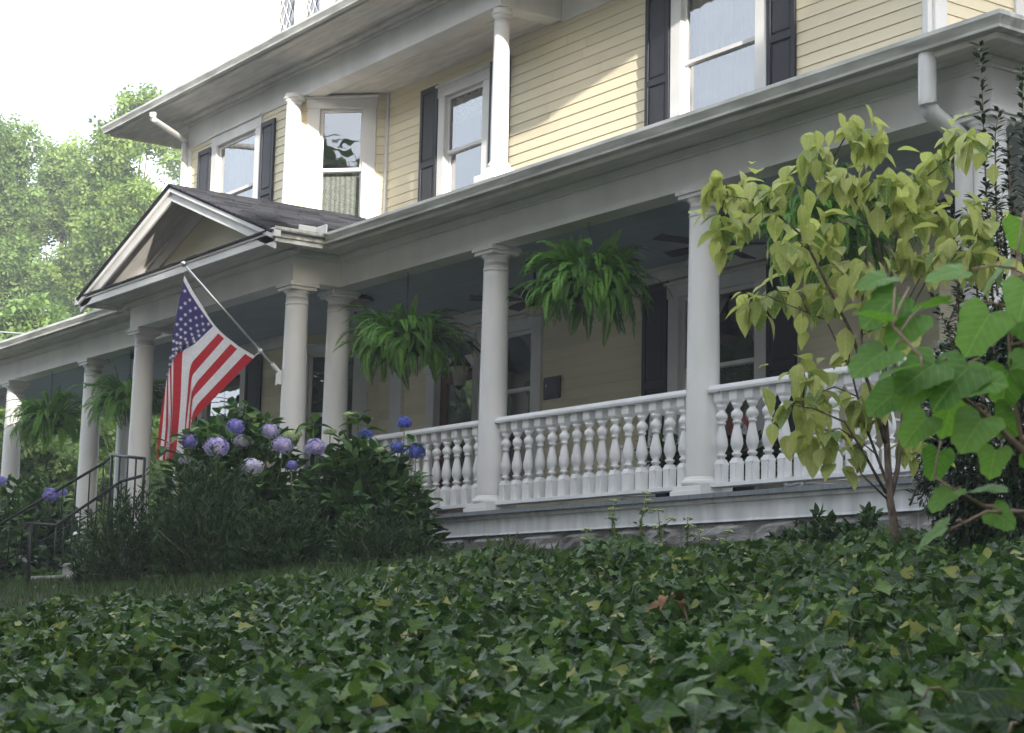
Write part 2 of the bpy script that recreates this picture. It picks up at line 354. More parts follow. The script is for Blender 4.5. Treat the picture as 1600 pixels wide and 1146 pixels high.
# recessed long wall (plane y = 2.5): u runs from x = -9.33
X0 = -9.33; P = (X0, W)
ux = lambda x: x-X0
ops = [(ux(-3.30), ux(-1.90), 4.02, 5.96), (ux(-7.97), ux(-6.92), 4.02, 5.8),
       (ux(-3.30), ux(-1.90), .62, 2.5), (ux(-6.92), ux(-5.72), .62, 2.48), (ux(-7.88), ux(-6.98), 0, 2.48)]
wall(P, E1, N1, .4-X0, 0, 6.1, ops)
window(P, E1, N1, ux(-3.36), ux(-1.84), 4.05, 6.02, 5.0, .17, .14, 'white')
window(P, E1, N1, ux(-8.03), ux(-6.86), 4.05, 5.86, 4.97, .15, .14, 'valance')
window(P, E1, N1, ux(-3.36), ux(-1.84), .62, 2.56, 1.63, .17, .14, 'swag')
window(P, E1, N1, ux(-6.98), ux(-5.66), .62, 2.56, 1.72, .2, .14, 'tied')
for a, b, z0, z1 in ((-3.785, -3.375, 4.05, 5.92), (-1.825, -1.415, 4.05, 5.92), (-8.455, -8.045, 4.05, 5.92), (-6.845, -6.43, 4.05, 5.92), (-3.785, -3.375, .6, 2.63), (-1.825, -1.41, .6, 2.63)):
    shutter(P, E1, N1, ux(a), ux(b), z0, z1)
# front door with transom and moulded jambs
T = planeT(P, E1, N1)
mb = MB(T)
for a, b, t in ((-9.0, -8.72, .05), (-8.1, -7.98, .06), (-7.96, -7.86, .09), (-7.0, -6.985, .09)): mb.box(ux(a), ux(b), -.1, t, .05, 2.5)
mb.box(ux(-8.1), ux(-6.99), -.1, .10, 2.09, 2.24); mb.box(ux(-8.1), ux(-6.99), -.1, .06, 2.46, 2.56)
fr = mb.build('door_frame', white, house, .006)
d = MB(T); d.box(ux(-7.86), ux(-7.72), -.05, -.005, .02, 2.09); d.box(ux(-7.14), ux(-7.0), -.05, -.005, .02, 2.09); d.box(ux(-7.72), ux(-7.14), -.05, -.005, 1.95, 2.09); d.box(ux(-7.72), ux(-7.14), -.05, -.005, .02, .7)
dr = d.build('door', doorm, house, .005)
def pane(parent, T, u0, u1, n, z0, z1):
    g = MB(T); i = g.pts([(u0, n, z0), (u1, n, z0), (u1, n, z1), (u0, n, z1)]); g.face((i, i+1, i+2, i+3)); return g.build('pane', glass, parent)
pane(dr, T, ux(-7.72), ux(-7.14), -.03, .7, 1.95); pane(fr, T, ux(-7.86), ux(-7.0), -.03, 2.24, 2.46)
k = MB(); k.lathe([(.0, -.03), (.025, -.02), (.03, 0), (.02, .025), (0, .03)], 10, (-7.8, W-.06, 1.0)); k.build('handle', metalm, dr)
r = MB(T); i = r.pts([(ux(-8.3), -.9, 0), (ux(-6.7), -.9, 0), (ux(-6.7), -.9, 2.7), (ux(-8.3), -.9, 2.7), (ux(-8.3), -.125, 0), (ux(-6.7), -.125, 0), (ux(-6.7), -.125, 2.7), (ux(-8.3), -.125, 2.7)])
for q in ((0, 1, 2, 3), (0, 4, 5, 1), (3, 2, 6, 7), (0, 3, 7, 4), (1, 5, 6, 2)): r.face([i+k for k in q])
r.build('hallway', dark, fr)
# left bay wall (plane y = 1.6)
XL = -13.65; PB = (XL, 1.6); ub = lambda x: x-XL
wall(PB, E1, N1, -10.2-XL, 0, 6.07, [(ub(-12.77), ub(-11.33), 4.02, 5.95), (ub(-12.83), ub(-11.4), .6, 2.5)])
window(PB, E1, N1, ub(-12.83), ub(-11.27), 4.05, 6.05, 5.12, .17, .15, 'sheer')
window(PB, E1, N1, ub(-12.9), ub(-11.43), .6, 2.56, 1.7, .15, .12, 'none')
for a, b, z0, z1 in ((-13.27, -12.85, 4.05, 5.93), (-11.25, -10.85, 4.05, 5.93), (-11.41, -10.95, .6, 2.6), (-13.36, -12.92, .6, 2.6)): shutter(PB, E1, N1, ub(a), ub(b), z0, z1)
# canted bay wall
P0c = (-10.2, 1.6); Lc = math.hypot(.87, .9); uc = (.87/Lc, .9/Lc); nc = (uc[1], -uc[0])
wall(P0c, uc, nc, Lc, 0, 6.1, [(.26, .96, 4.02, 5.92), (.26, .96, .62, 2.5)])
window(P0c, uc, nc, .12, 1.09, 4.05, 6.04, 5.05, .18, .14, 'lace_half')
window(P0c, uc, nc, .10, 1.09, .62, 2.62, 1.7, .17, .10, 'none')
# other sides of the house
wall((.4, W), (0, 1), (1, 0), 7.5, 0, 6.5, [(1.2, 2.4, 4.05, 5.9)])
window((.4, W), (0, 1), (1, 0), 1.1, 2.5, 4.05, 6.0, 5.0, .15, .14, 'sheer')
wall((XL, 10), (0, -1), (-1, 0), 8.4, 0, 6.5, [], False)
wall((.4, 10), (-1, 0), (0, 1), 14.05, 0, 6.5, [], False)
mb = MB()
mb.box(.26, .425, W-.03, W-.001, 3.0, 6.07); mb.box(.401, .428, W-.028, W+.13, 3.0, 6.07)     # corner boards
mb.build('corner_board', white, house, .004)
for bx in ((-10.52, -10.2, 1.565, 1.6, 3.0, 6.05), (XL-.03, XL+.09, 1.575, 1.599, 0, 6.05), (-9.36, -9.30, W-.03, W, 2.9, 6.08)): mb = MB(); mb.box(*bx); mb.build('corner_board', white, house, .004)
# upper frieze beam, return, soffits
mb = MB()
mb.box(XL, -5.375, 1.585, 1.83, 6.07, 6.46); mb.box(-5.62, -5.374, 1.83, W-.03, 6.07, 6.46); mb.box(-5.374, .43, W-.035, W+.1, 6.05, 6.46)
mb.box(XL-.03, XL, 1.585, 10, 6.05, 6.46)
mb.build('frieze', white, house, .008)
mb = MB()
for z0, z1, t in ((6.40, 6.44, .05), (6.44, 6.5, .11)):
    mb.box(XL-.03, -5.374+t, 1.585-t, 1.585, z0, z1); mb.box(-5.374, -5.374+t, 1.585, W-.035-t, z0, z1); mb.box(-5.374, .43, W-.035-t, W-.035, z0, z1)
mb.build('crown_moulding', soffitm, house, .012)
mb = MB(); mb.box(-9.6, -5.6, 1.83, W+.05, 6.10, 6.13); mb.box(-10.25, -9.3, 1.7, W+.05, 6.104, 6.134); mb.build('porch_soffit', soffitm, house)
mb = MB()
for k in range(7): mb.box(-15.1, 1.6, .94+k*.115, .94+(k+1)*.115-.003, 6.5, 6.52)
for k in range(13): mb.box(-15.1 if k > 5 else -15.1, 1.6, 1.745+k*.115, 1.745+(k+1)*.115-.003, 6.5, 6.52)
mb.box(-15.1, XL-.05, 3.2, 10.4, 6.5, 6.52)
mb.box(-15.1, 1.6, .9, 10.6, 6.522, 6.54)
mb.build('eave_soffit', soffitm, house)
mb = MB(); mb.box(-15.1, 1.6, .905, .935, 6.47, 6.56); mb.box(-15.13, -15.102, .905, 10.6, 6.46, 6.62); mb.build('fascia', soffitm, house, .004)
GP = [(0, 0), (.075, 0), (.08, .02), (.095, .045), (.115, .075), (.115, .105), (.095, .105), (.095, .08), (.015, .02), (.015, .1), (0, .1)]
mb = MB(); mb.prism(GP, lambda p: (-15.2, .9-p[0], 6.5+p[1]), lambda p: (1.7, .9-p[0], 6.5+p[1])); mb.build('gutter', guttm, house)
mb = MB(); i = mb.pts([(-15.2, .82, 6.6), (1.7, .82, 6.6), (1.7, 10.6, 6.6), (-15.2, 10.6, 6.6), (-10.4, 5.6, 9.0), (-3.2, 5.6, 9.0)])
for q in ((0, 1, 5, 4), (1, 2, 5), (2, 3, 4, 5), (3, 0, 4)): mb.face([i+k for k in q])
mb.build('roof', roofm, house)
# attic bay with diamond lattice windows
mb = MB(); T = lambda p: (p[0], p[1], p[2])
xs_ = [-10.3, -9.86, -9.34, -9.13, -8.65, -8.4, -7.9, -7.6]
for k in range(0, 8, 2): mb.box(xs_[k], xs_[k+1], 1.0, 1.12, 6.62, 8.3)
for a, b in ((-9.86, -9.34), (-9.13, -8.65), (-8.4, -7.9)): mb.box(a, b, 1.01, 1.12, 6.62, 6.745); mb.box(a, b, 1.01, 1.12, 8.1, 8.3)
mb.box(-10.3, -10.2, 1.12, 4, 6.62, 8.3); mb.box(-7.7, -7.6, 1.12, 4, 6.62, 8.3); mb.box(-10.34, -7.5, .95, 1.0, 6.60, 6.66)
att = mb.build('attic_bay', white, house, .006)
for a, b in ((-9.86, -9.34), (-9.13, -8.65), (-8.4, -7.9)):
    s = MB(); s.box(a, a+.04, 1.035, 1.07, 6.745, 8.1); s.box(b-.04, b, 1.035, 1.07, 6.745, 8.1); s.box(a+.04, b-.04, 1.035, 1.07, 6.745, 6.785); s.build('sash', white, att)
    l = MB(); st = .16
    for sg in (1, -1):
        for k in range(-8, 12):
            # clip the diagonal to the sash opening
            pts = []
            for q in range(61):
                zz = 6.785+(8.1-6.785)*q/60; x = a+.04+(k*st+sg*(zz-6.785)*.62)
                if a+.04 <= x <= b-.04: pts.append((x, zz))
            if len(pts) > 3:
                (x0, q0), (x1, q1) = pts[0], pts[-1]; l.tube([(x0, 1.045+sg*.002, q0), (x1, 1.045+sg*.002, q1)], .0075, 4, False)
    l.build('lattice', white, att); g = MB(); i = g.pts([(a+.04, 1.056, 6.785), (b-.04, 1.056, 6.785), (b-.04, 1.056, 8.1), (a+.04, 1.056, 8.1)]); g.face((i, i+1, i+2, i+3)); g.build('pane', glass, att)
    g = MB(); g.box(a, b, 1.3, 1.32, 6.7, 8.2); g.build('blind', lace, att)
mb = MB(); mb.box(-10.25, -7.65, 2.0, 2.05, 6.62, 8.3); mb.box(-10.5, -7.4, .85, 4, 8.3, 8.36); mb.build('attic_roof', roofm, house)
# upper gallery columns standing on the porch roof
def column(parent, x, y, z0, z1, r0, r1, round_cap=False, name='column'):
    H = z1-z0; c = (x, y, z0); mb = MB()
    pf = [(r0*1.0, 0)]+[(r0+(r1-r0)*max(0, (t-.3)/.7)**1.4, H*t) for t in (.08, .3, .45, .6, .75, .88, .94)]
    rn = r1
    pf += [(rn, H-.25), (rn*1.07, H-.245), (rn*1.09, H-.235), (rn*1.07, H-.225), (rn*1.01, H-.22), (rn*1.01, H-.205), (rn*1.05, H-.2), (rn*1.01, H-.195), (rn*1.0, H-.13), (rn*1.08, H-.115), (rn*1.28, H-.085)]
    mb.lathe(pf, 36, c); col = mb.build(name, white, parent)
    k = MB(); a = r1*1.33
    if round_cap: k.lathe([(r1*1.2, -.09), (r1*1.45, -.075), (r1*1.5, -.05), (r1*1.3, -.04), (r1*1.3, 0)], 28, (x, y, z1))
    else:
        k.box(x-a, x+a, y-a, y+a, z1-.085, z1-.05); k.box(x-a*1.12, x+a*1.12, y-a*1.12, y+a*1.12, z1-.05, z1-.018)
        k.box(x-a*1.07, x+a*1.07, y-a*1.07, y+a*1.07, z1-.018, z1)
    k.build('capital', white, col, .005)
    b = MB(); q = r0*1.38; b.box(x-q, x+q, y-q, y+q, z0, z0+.045); b.box(x-q*.92, x+q*.92, y-q*.92, y+q*.92, z0+.045, z0+.085)
    b.lathe([(r0*1.0, .085), (r0*1.26, .09), (r0*1.32, .11), (r0*1.26, .132), (r0*1.1, .142), (r0*1.1, .15), (r0*1.0, .165)], 28, (x, y, z0)); b.build('base', white, col, .004)
    return col
column(house, -5.50, 1.70, 4.07, 6.07, .105, .085, True, 'gallery_column')
column(house, -10.12, 1.47, 3.6, 6.07, .12, .10, True, 'gallery_column')
mb = MB(); mb.box(-5.72, -5.28, 1.5, 1.92, 3.6, 4.07); mb.build('column_plinth', white, house, .005)
# downspouts of the house
def spout(name, P, wdt, parent, m=pipem, seg=12):
    Q = [Vector(p) for p in P]; out = [Q[0]]
    for k in range(1, len(Q)-1):
        a, b = (Q[k-1]-Q[k]), (Q[k+1]-Q[k]); r = min(.09, a.length*.45, b.length*.45)
        p0, p2 = Q[k]+a.normalized()*r, Q[k]+b.normalized()*r
        for t in (0, .25, .5, .75, 1): out.append(p0*(1-t)**2+Q[k]*2*t*(1-t)+p2*t*t)
    out.append(Q[-1]); mb = MB(); mb.tube(out, wdt, seg, True); return mb.build(name, m, parent)
spout('downspout', [at(239, 176, 25.9), at(239, 187, 25.9), (XL-.05, 1.53, 6.2), (XL-.05, 1.53, 3.2)], .045, house)
mb = MB(); mb.box(.33, .40, W-.10, W-.032, 3.2, 6.1); mb.build('downspout', pipem, house, .01)
# plaque beside the window
mb = MB(T := planeT(P, E1, N1)); mb.box(ux(-5.60), ux(-5.28), .013, .03, 1.54, 1.80); pl = mb.build('wall_plaque', plaqm, house, .004)
mb = MB(T); mb.box(ux(-5.57), ux(-5.31), .0305, .034, 1.57, 1.77); mb.build('plate', black, pl)
mb = MB(); mb.lathe([(0, 0), (.022, 0), (.022, .006), (0, .006)], 12); 
for q, vv in enumerate(mb.v): mb.v[q] = (-5.535+vv[0], W-.034-vv[2], 1.70+vv[1])
mb.build('emblem', pipem, pl)
# wall lantern by the door
lt = thing('wall_lantern', (-6.99, W-.1, 1.9), 'black wall lantern with frosted glass beside the front door', 'lantern')
mb = MB(); mb.lathe([(.012, .30), (.02, .27), (.03, .2), (.06, .14), (.13, .06), (.135, .03), (.1, .03)], 8, (-6.93, W-.32, 2.02), False); mb.build('cap', black, lt); mb = MB(); mb.tube([(-6.93, W-.02, 2.25), (-6.93, W-.18, 2.36), (-6.93, W-.32, 2.30)], .014); mb.build('bracket', black, lt); mb = MB(); mb.lathe([(.06, 0), (.03, -.03), (.008, -.05)], 8, (-6.93, W-.32, 1.81)); mb.build('finial', black, lt)
mb = MB(); mb.lathe([(.065, 0), (.11, .235)], 8, (-6.93, W-.32, 1.81), False); mb.build('lamp_shade', lampglass, lt)

# ------------------------------------------------------------------ porch
porch = thing('porch', (-6, 0, 0), 'long white columned front porch with a gabled entrance', 'porch')
XE = -19.8
PATH = [(XE, .05), (-10.58, .05), (-10.58, -.55), (-6.18, -.55), (-6.18, .05), (3.1, .05), (3.1, 9.5)]
def path_off(n):
    out = []
    for k, p in enumerate(PATH):
        ns = []
        for a, b in ((k-1, k), (k, k+1)):
            if 0 <= a and b < len(PATH):
                d = Vector(PATH[b])-Vector(PATH[a]); d.normalize(); ns.append(Vector((d.y, -d.x)))
        if len(ns) == 1: o = ns[0]
        elif (ns[0]-ns[1]).length < .01: o = ns[0]
        else: o = ns[0]+ns[1]
        out.append((p[0]+o.x*n, p[1]+o.y*n))
    return out
def run(name, prof, m, segs=None, parent=porch, bevel=0):
    mb = MB(); offs = [path_off(n) for n, z in prof]
    for k in range(len(PATH)-1):
        if segs and k not in segs: continue
        i = mb.pts([(offs[q][k][0], offs[q][k][1], prof[q][1]) for q in range(len(prof))]); j = mb.pts([(offs[q][k+1][0], offs[q][k+1][1], prof[q][1]) for q in range(len(prof))])
        n = len(prof)
        for q in range(n): mb.face((i+q, j+q, j+(q+1) % n, i+(q+1) % n))
        if k == 0 or (segs and k-1 not in segs): mb.face([i+q for q in range(n)])
        if k == len(PATH)-2 or (segs and k+1 not in segs): mb.face([j+q for q in range(n)][::-1])
    return mb.build(name, m, parent, bevel)
run('beam', [(-.24, 2.65), (0, 2.65), (0, 2.92), (.018, 2.925), (.018, 2.945), (.03, 2.95), (.05, 2.985), (.05, 3.0), (-.24, 3.0)], white)
run('eave_soffit', [(-.2, 3.002), (.41, 3.002), (.41, 3.02), (-.2, 3.02)], soffitm)
run('fascia', [(.37, 2.955), (.40, 2.955), (.412, 2.975), (.412, 3.05), (.37, 3.05)], soffitm, (0, 1)); run('fascia', [(.37, 2.955), (.40, 2.955), (.412, 2.975), (.412, 3.05), (.37, 3.05)], soffitm, (3, 4, 5))
gut = [run('gutter', [(p[0]+.414, 2.995+p[1]) for p in GP], guttm, sg) for sg in ((0, 1), (3, 4, 5))]
for xx in (-9.2+6.9, -4.7, 1.6):
    mb = MB(); mb.prism([(p[0]*1.04, p[1]*1.02-.002) for p in GP[:6]], lambda p: (xx, .05-.412-p[0], 2.994+p[1]), lambda p: (xx+.05, .05-.412-p[0], 2.994+p[1])); mb.build('gutter_joint', guttm, porch)
# gutter splash guard in the valley
mb = MB(); mb.box(-5.80, -5.775, -.72, -.5, 3.08, 3.19); mb.box(-5.80, -5.58, -.50, -.475, 3.08, 3.19); mb.build('splash_guard', pipem, porch, .01)
# roof, ceiling
mb = MB(); e = 3.085
i = mb.pts([(XE, -.40, e), (3.53, -.40, e), (3.53, 9.5, e), (.42, 9.5, 3.95), (.42, W, 3.95), (XE, W, 3.95), (XE, 6, 3.95), (XE, 6, 3.9)])
mb.face((i, i+1, i+4, i+5)); mb.face((i+1, i+2, i+3, i+4)); mb.face((i+5, i+4, i+3, i+6)); mb.build('roof', roofm, porch)
mb = MB()
x = XE
mb.box(XE, 2.86, .29, 7.0, 2.78, 2.8); mb.box(-10.34, -6.42, -.31, .29, 2.782, 2.802); mb.box(.5, 2.86, 7.0, 9.5, 2.78, 2.8)
mb.build('ceiling', haint, porch)
mb = MB(); mb.box(-9.25, .4, W-.06, W-.013, 2.62, 2.78); mb.box(XL, -10.22, 1.54, 1.587, 2.62, 2.78); mb.box(-9.25, .4, W-.1, W-.06, 2.73, 2.779); mb.build('ceiling_frieze', soffitm, porch, .006)
mb = MB(); mb.box(XE, XL-.1, 3.2, 3.44, 2.6, 2.779); mb.box(XE, XE+.24, .3, 3.2, 2.6, 2.779); mb.build('side_beam', white, porch)
# deck, skirt, foundation
mb = MB()
for k in range(50):
    y0 = -.07+k*.1
    if y0 < 2.6: mb.box(XE, 3.2, y0, y0+.096, -.04, 0 if k else -.002)
mb.box(-10.7, -6.05, -.68, -.075, -.04, -.001); mb.box(XE, XL, 2.6, 4, -.04, 0); mb.box(.45, 3.2, 2.6, 9.5, -.04, 0)
mb.build('deck', deckm, porch)
SP = [(XE, .02), (-10.65, .02), (-10.65, -.6), (-6.1, -.6), (-6.1, .02), (3.15, .02), (3.15, 9.5)]
PATH_b = PATH; PATH = SP
run('skirt', [(-.05, -.04), (.045, -.04), (.045, -.075), (.02, -.085), (.02, -.215), (.026, -.235), (-.05, -.235)], skirtm)
PATH = PATH_b
def stone_mesh(seed):
    r = random.Random(seed); v = []; f = []; nx_, nz_ = 5, 4
    for a in range(nx_+1):
        for b in range(nz_+1):
            edge = a in (0, nx_) or b in (0, nz_)
            v.append(((a/nx_)*.98+.01+(0 if a in (0, nx_) else r.uniform(-.05, .05)), 0 if edge else -r.uniform(.025, .085), (b/nz_)*.96+.02))
    for a in range(nx_):
        for b in range(nz_): q = a*(nz_+1)+b; f.append((q, q+nz_+1, q+nz_+2, q+1))
    return fast_mesh('stone', v, f, stonem, None, False)
smesh = [stone_mesh(s) for s in range(8)]
mb = MB(); mb.box(-10.6, 3.1, .055, .5, -1.2, -.236); mb.box(-10.6, -6.15, -.54, .054, -1.2, -.236); mb.box(XE, -10.6, .055, .5, -1.2, -.236); mb.box(2.8, 3.1, .5, 9.5, -1.2, -.236)
fd = mb.build('foundation', conc, porch)
for row, (z0, z1) in enumerate(((-.445, -.237), (-.70, -.45), (-.95, -.705))):
    x = -6.1+row*.17
    while x < 3.1:
        l = random.uniform(.5, .85); l = min(l, 3.1-x)
        if l > .12:
            o = link('stone', random.choice(smesh), fd); o.location = Vector((x, .05, z0))-root_loc(fd); o.scale = (l-.012, 1, z1-z0)
        x += l
# columns
proto = column(porch, -.17, .19, 0, 2.65, .142, .122)
def dup_col(dx, dy):
    c = proto.copy(); COL.objects.link(c); c.location = (dx, dy, 0)
    for ch in proto.children:
        q = ch.copy(); COL.objects.link(q); q.parent = c
for x, y in ((-3.31, .19), (-6.45, .19), (-6.35, -.40), (-10.42, -.40), (-13.52, .19), (-16.66, .19), (2.95, .19), (-19.6, .19), (2.95, 3.4), (-16.9, 3.32), (-19.6, 3.32)): dup_col(x+.17, y-.19)
# balustrades
def baluster_mesh():
    mb = MB(); h = .047; g = .72
    mb.hexa([(-h, -h*g, 0), (h, -h*g, 0), (h, h*g, 0), (-h, h*g, 0), (-h, -h*g, .155), (h, -h*g, .155), (h, h*g, .155), (-h, h*g, .155)]); mb.hexa([(-h*g, -h, 0), (h*g, -h, 0), (h*g, h, 0), (-h*g, h, 0), (-h*g, -h, .153), (h*g, -h, .153), (h*g, h, .153), (-h*g, h, .153)])
    mb.hexa([(-h, -h, .1551), (h, -h, .1551), (h, h, .1551), (-h, h, .1551), (-h*.6, -h*.6, .20), (h*.6, -h*.6, .20), (h*.6, h*.6, .20), (-h*.6, h*.6, .20)])
    z0, z1 = .20, .655; pf = [(.033, 0), (.026, .03), (.042, .055), (.042, .085), (.026, .11), (.043, .18), (.053, .26), (.050, .35), (.038, .47), (.028, .58), (.025, .63), (.036, .645), (.036, .675), (.027, .69), (.045, .74), (.051, .79), (.045, .84), (.026, .885), (.026, .91), (.040, .955), (.045, 1)]
    mb.lathe([(r, z0+(z1-z0)*t) for r, t in pf], 16)
    mb.hexa([(-h*.7, -h*.7, .655), (h*.7, -h*.7, .655), (h*.7, h*.7, .655), (-h*.7, h*.7, .655), (-h, -h, .685), (h, -h, .685), (h, h, .685), (-h, h, .685)]); mb.box(-h, h, -h, h, .685, .765)
    return mb.mesh('baluster', white_rail)
bal = baluster_mesh()
def balustrade(x0, x1, n):
    mb = MB(); y = .19
    mb.prism([(-.07, 0), (.07, 0), (.075, .02), (.07, .035), (.055, .04), (.045, .06), (-.045, .06), (-.055, .04), (-.07, .035), (-.075, .02)], lambda p: (x0, y+p[0], .868+p[1]), lambda p: (x1, y+p[0], .868+p[1]))
    mb.box(x0, x1, y-.07, y+.07, .07, .103)
    b = mb.build('balustrade', white_rail, porch)
    for k in range(n):
        o = link('baluster', bal, b); o.location = Vector((x0+.105+(x1-x0-.21)*k/(n-1), y, .1035))-root_loc(b)
    return b
balustrade(-3.31+.135, -.17-.135, 15); balustrade(-.17+.135, 2.95-.135, 15); balustrade(-6.45+.135, -3.31-.135, 15)
# gabled entrance roof
GX, EZ, PZ, HWd = -8.38, 3.065, 4.07, 2.67; sl_ = (PZ-EZ)/HWd
def gp(s, d, y, h=0): return (GX+s*d, y, PZ-sl_*d+h)
for s in (1, -1):
    mb = MB()
    def slab(d0, d1, y0, y1, h0, h1): mb.hexa([gp(s, d0, y0, h0), gp(s, d1, y0, h0), gp(s, d1, y1, h0), gp(s, d0, y1, h0), gp(s, d0, y0, h1), gp(s, d1, y0, h1), gp(s, d1, y1, h1), gp(s, d0, y1, h1)])
    slab(0, HWd+.02, -1.085, 1.58, -.035, -.012)
    rf = mb.build('gable_roof', roofm, porch)
    # shingle courses on the slope
    n = 21; step = (HWd+.05)/n
    if s == 1:
        for c in range(n):
            y = -1.10-(c % 2)*.16
            d1 = HWd+.05-c*step; d0 = max(d1-step*1.25, .0)
            while y < 1.5:
                wd = random.uniform(.24, .36); a, b = max(y, -1.10), min(y+wd-.006, 1.57); t = random.uniform(.006, .016)
                if b-a > .03:
                    q = MB(); q.hexa([gp(1, d0, a, -.011), gp(1, d1, a, -.011), gp(1, d1, b, -.011), gp(1, d0, b, -.011), gp(1, d0, a, -.009), gp(1, d1, a, t), gp(1, d1, b, t), gp(1, d0, b, -.009)]); q.build('shingle', shingm, rf)
                y += wd
    else:
        mb = MB(); slab(0, HWd+.04, -1.10, 1.57, -.0115, .008); mb.build('shingle_slope', shingm, rf)
    mb = MB(); slab(0, HWd, -1.05, -1.02, -.20, -.036); mb.build('rake_board', white, porch, .004)
    mb = MB(); slab(0, HWd+.01, -1.082, -1.0505, -.095, -.0365); mb.build('rake_moulding', white, porch, .01)
    mb = MB(); slab(0, HWd-.1, -1.019, -.56, -.07, -.04); mb.build('rake_soffit', soffitm, porch)
    mb = MB(); slab(0, HWd-.3, -.60, -.57, -.27, -.071); slab(0, HWd-.3, -.63, -.601, -.13, -.072); mb.build('gable_trim', white, porch, .005)
mb = MB(); mb.prism([(-2.4, 3.1), (2.4, 3.1), (0, 4.0)], lambda p: (GX+p[0], -.565, p[1]), lambda p: (GX+p[0], -.5, p[1])); mb.build('tympanum', cream, porch)
mb = MB(); mb.box(GX-HWd-.03, GX+HWd+.03, -1.05, -1.015, 2.94, 3.055); mb.box(GX-HWd-.03, GX+HWd+.03, -1.065, -1.0505, 3.03, 3.06)
mb.box(GX-HWd-.03, GX-HWd, -1.014, -.4, 2.96, 3.055); mb.box(GX+HWd-.04, GX+HWd-.01, -1.014, -.45, 2.945, 3.06)
mb.build('gable_fascia', white, porch, .004)
mb = MB(); mb.box(GX+HWd-.06, GX+HWd+.035, -1.088, -1.02, 3.0605, 3.085); mb.box(GX+HWd-.0, GX+HWd+.06, -1.087, -1.0, 2.985, 3.06); mb.box(GX-HWd-.12, GX-HWd-.031, -1.085, -.9, 2.975, 3.075); mb.build('rake_end', white, porch, .008)
for k in range(18):
    a = GX-HWd+.12+k*.283
    q = MB(); t = random.uniform(0, .006); q.hexa([(a, -1.085, 3.062), (a+.279, -1.085, 3.062), (a+.279, -.57, 3.15), (a, -.57, 3.15), (a, -1.085, 3.08+t), (a+.279, -1.085, 3.08+t), (a+.279, -.57, 3.165+t), (a, -.57, 3.165+t)]); q.build('apron_shingle', shingm, porch)
# downspout of the porch
spout('downspout', [atY(1449, 66, -.36), atY(1449, 78, -.36), atY(1449, 172, -.36), (2.86, .02, 2.44), (2.86, .03, .4)], .066, porch, pipem, 16)

# ------------------------------------------------------------------ entrance steps and iron rails
st = thing('entrance_steps', (-8.38, -1.4, -.7), 'pale concrete steps leading up to the gabled entrance', 'steps')
for k in range(4):
    mb = MB(); mb.box(-9.5, -7.2, -.69-.34*(k+1)-.0, -.69-.34*k, -.95, -.045-.165*(k+1)+.165*0+.10-.04); mb.build('step', conc, st, .012)
    mb = MB(); mb.box(-9.53, -7.17, -.69-.34*(k+1)-.03, -.69-.34*k-.002, -.045-.165*(k+1)+.0605, -.045-.165*(k+1)+.10); mb.build('tread', conc, st, .01)
def iron_rail(label, A, B, top):
    t = thing('stair_rail', (A.x, A.y, -.8), label, 'handrail', 'iron handrails of the entrance steps')
    mb = MB(); D = Vector((0, -.35, 0)); mb.tube([A+D+Vector((0, -.02, -.06)), A+D, A, B, top], .018, 8); mb.build('handrail', black, t)
    mb = MB(); mb.tube([A+Vector((0, 0, -.5)), B+Vector((0, 0, -.55)), top+Vector((0, 0, -.75))], .01, 6); mb.build('lower_bar', black, t)
    for k in range(9):
        q = k/8; p = A.lerp(B, q); m_ = MB(); m_.tube([(p.x, p.y, p.z-.52-.04*q), (p.x, p.y, p.z)], .009, 5); m_.build('baluster', black, t)
    m_ = MB(); m_.tube([(A.x, A.y-.3, -.82), (A.x, A.y-.3, A.z)], .02, 8); m_.build('post', black, t)
iron_rail('black iron stair rail nearest the dark shrubs', at(88, 821, 21.3), at(190, 752, 21.0), at(222, 744, 21.0))
iron_rail('black iron stair rail running up beside the left hydrangea', at(-4, 822, 23.0), at(162, 724, 22.2), at(176, 712, 22.2))
t = thing('landing_rail', at(200, 760, 21.8), 'low black iron rail on the porch landing in front of a column', 'handrail', 'iron handrails of the entrance steps')
a, b = at(175, 711, 22), at(226, 717, 21.3)
mb = MB(); mb.tube([a, b], .018, 8); mb.build('handrail', black, t)
for k in range(5):
    p = a.lerp(b, k/4); mb = MB(); mb.tube([(p.x, p.y, p.z-.85), p], .012 if k % 4 else .018, 5); mb.build('baluster', black, t)

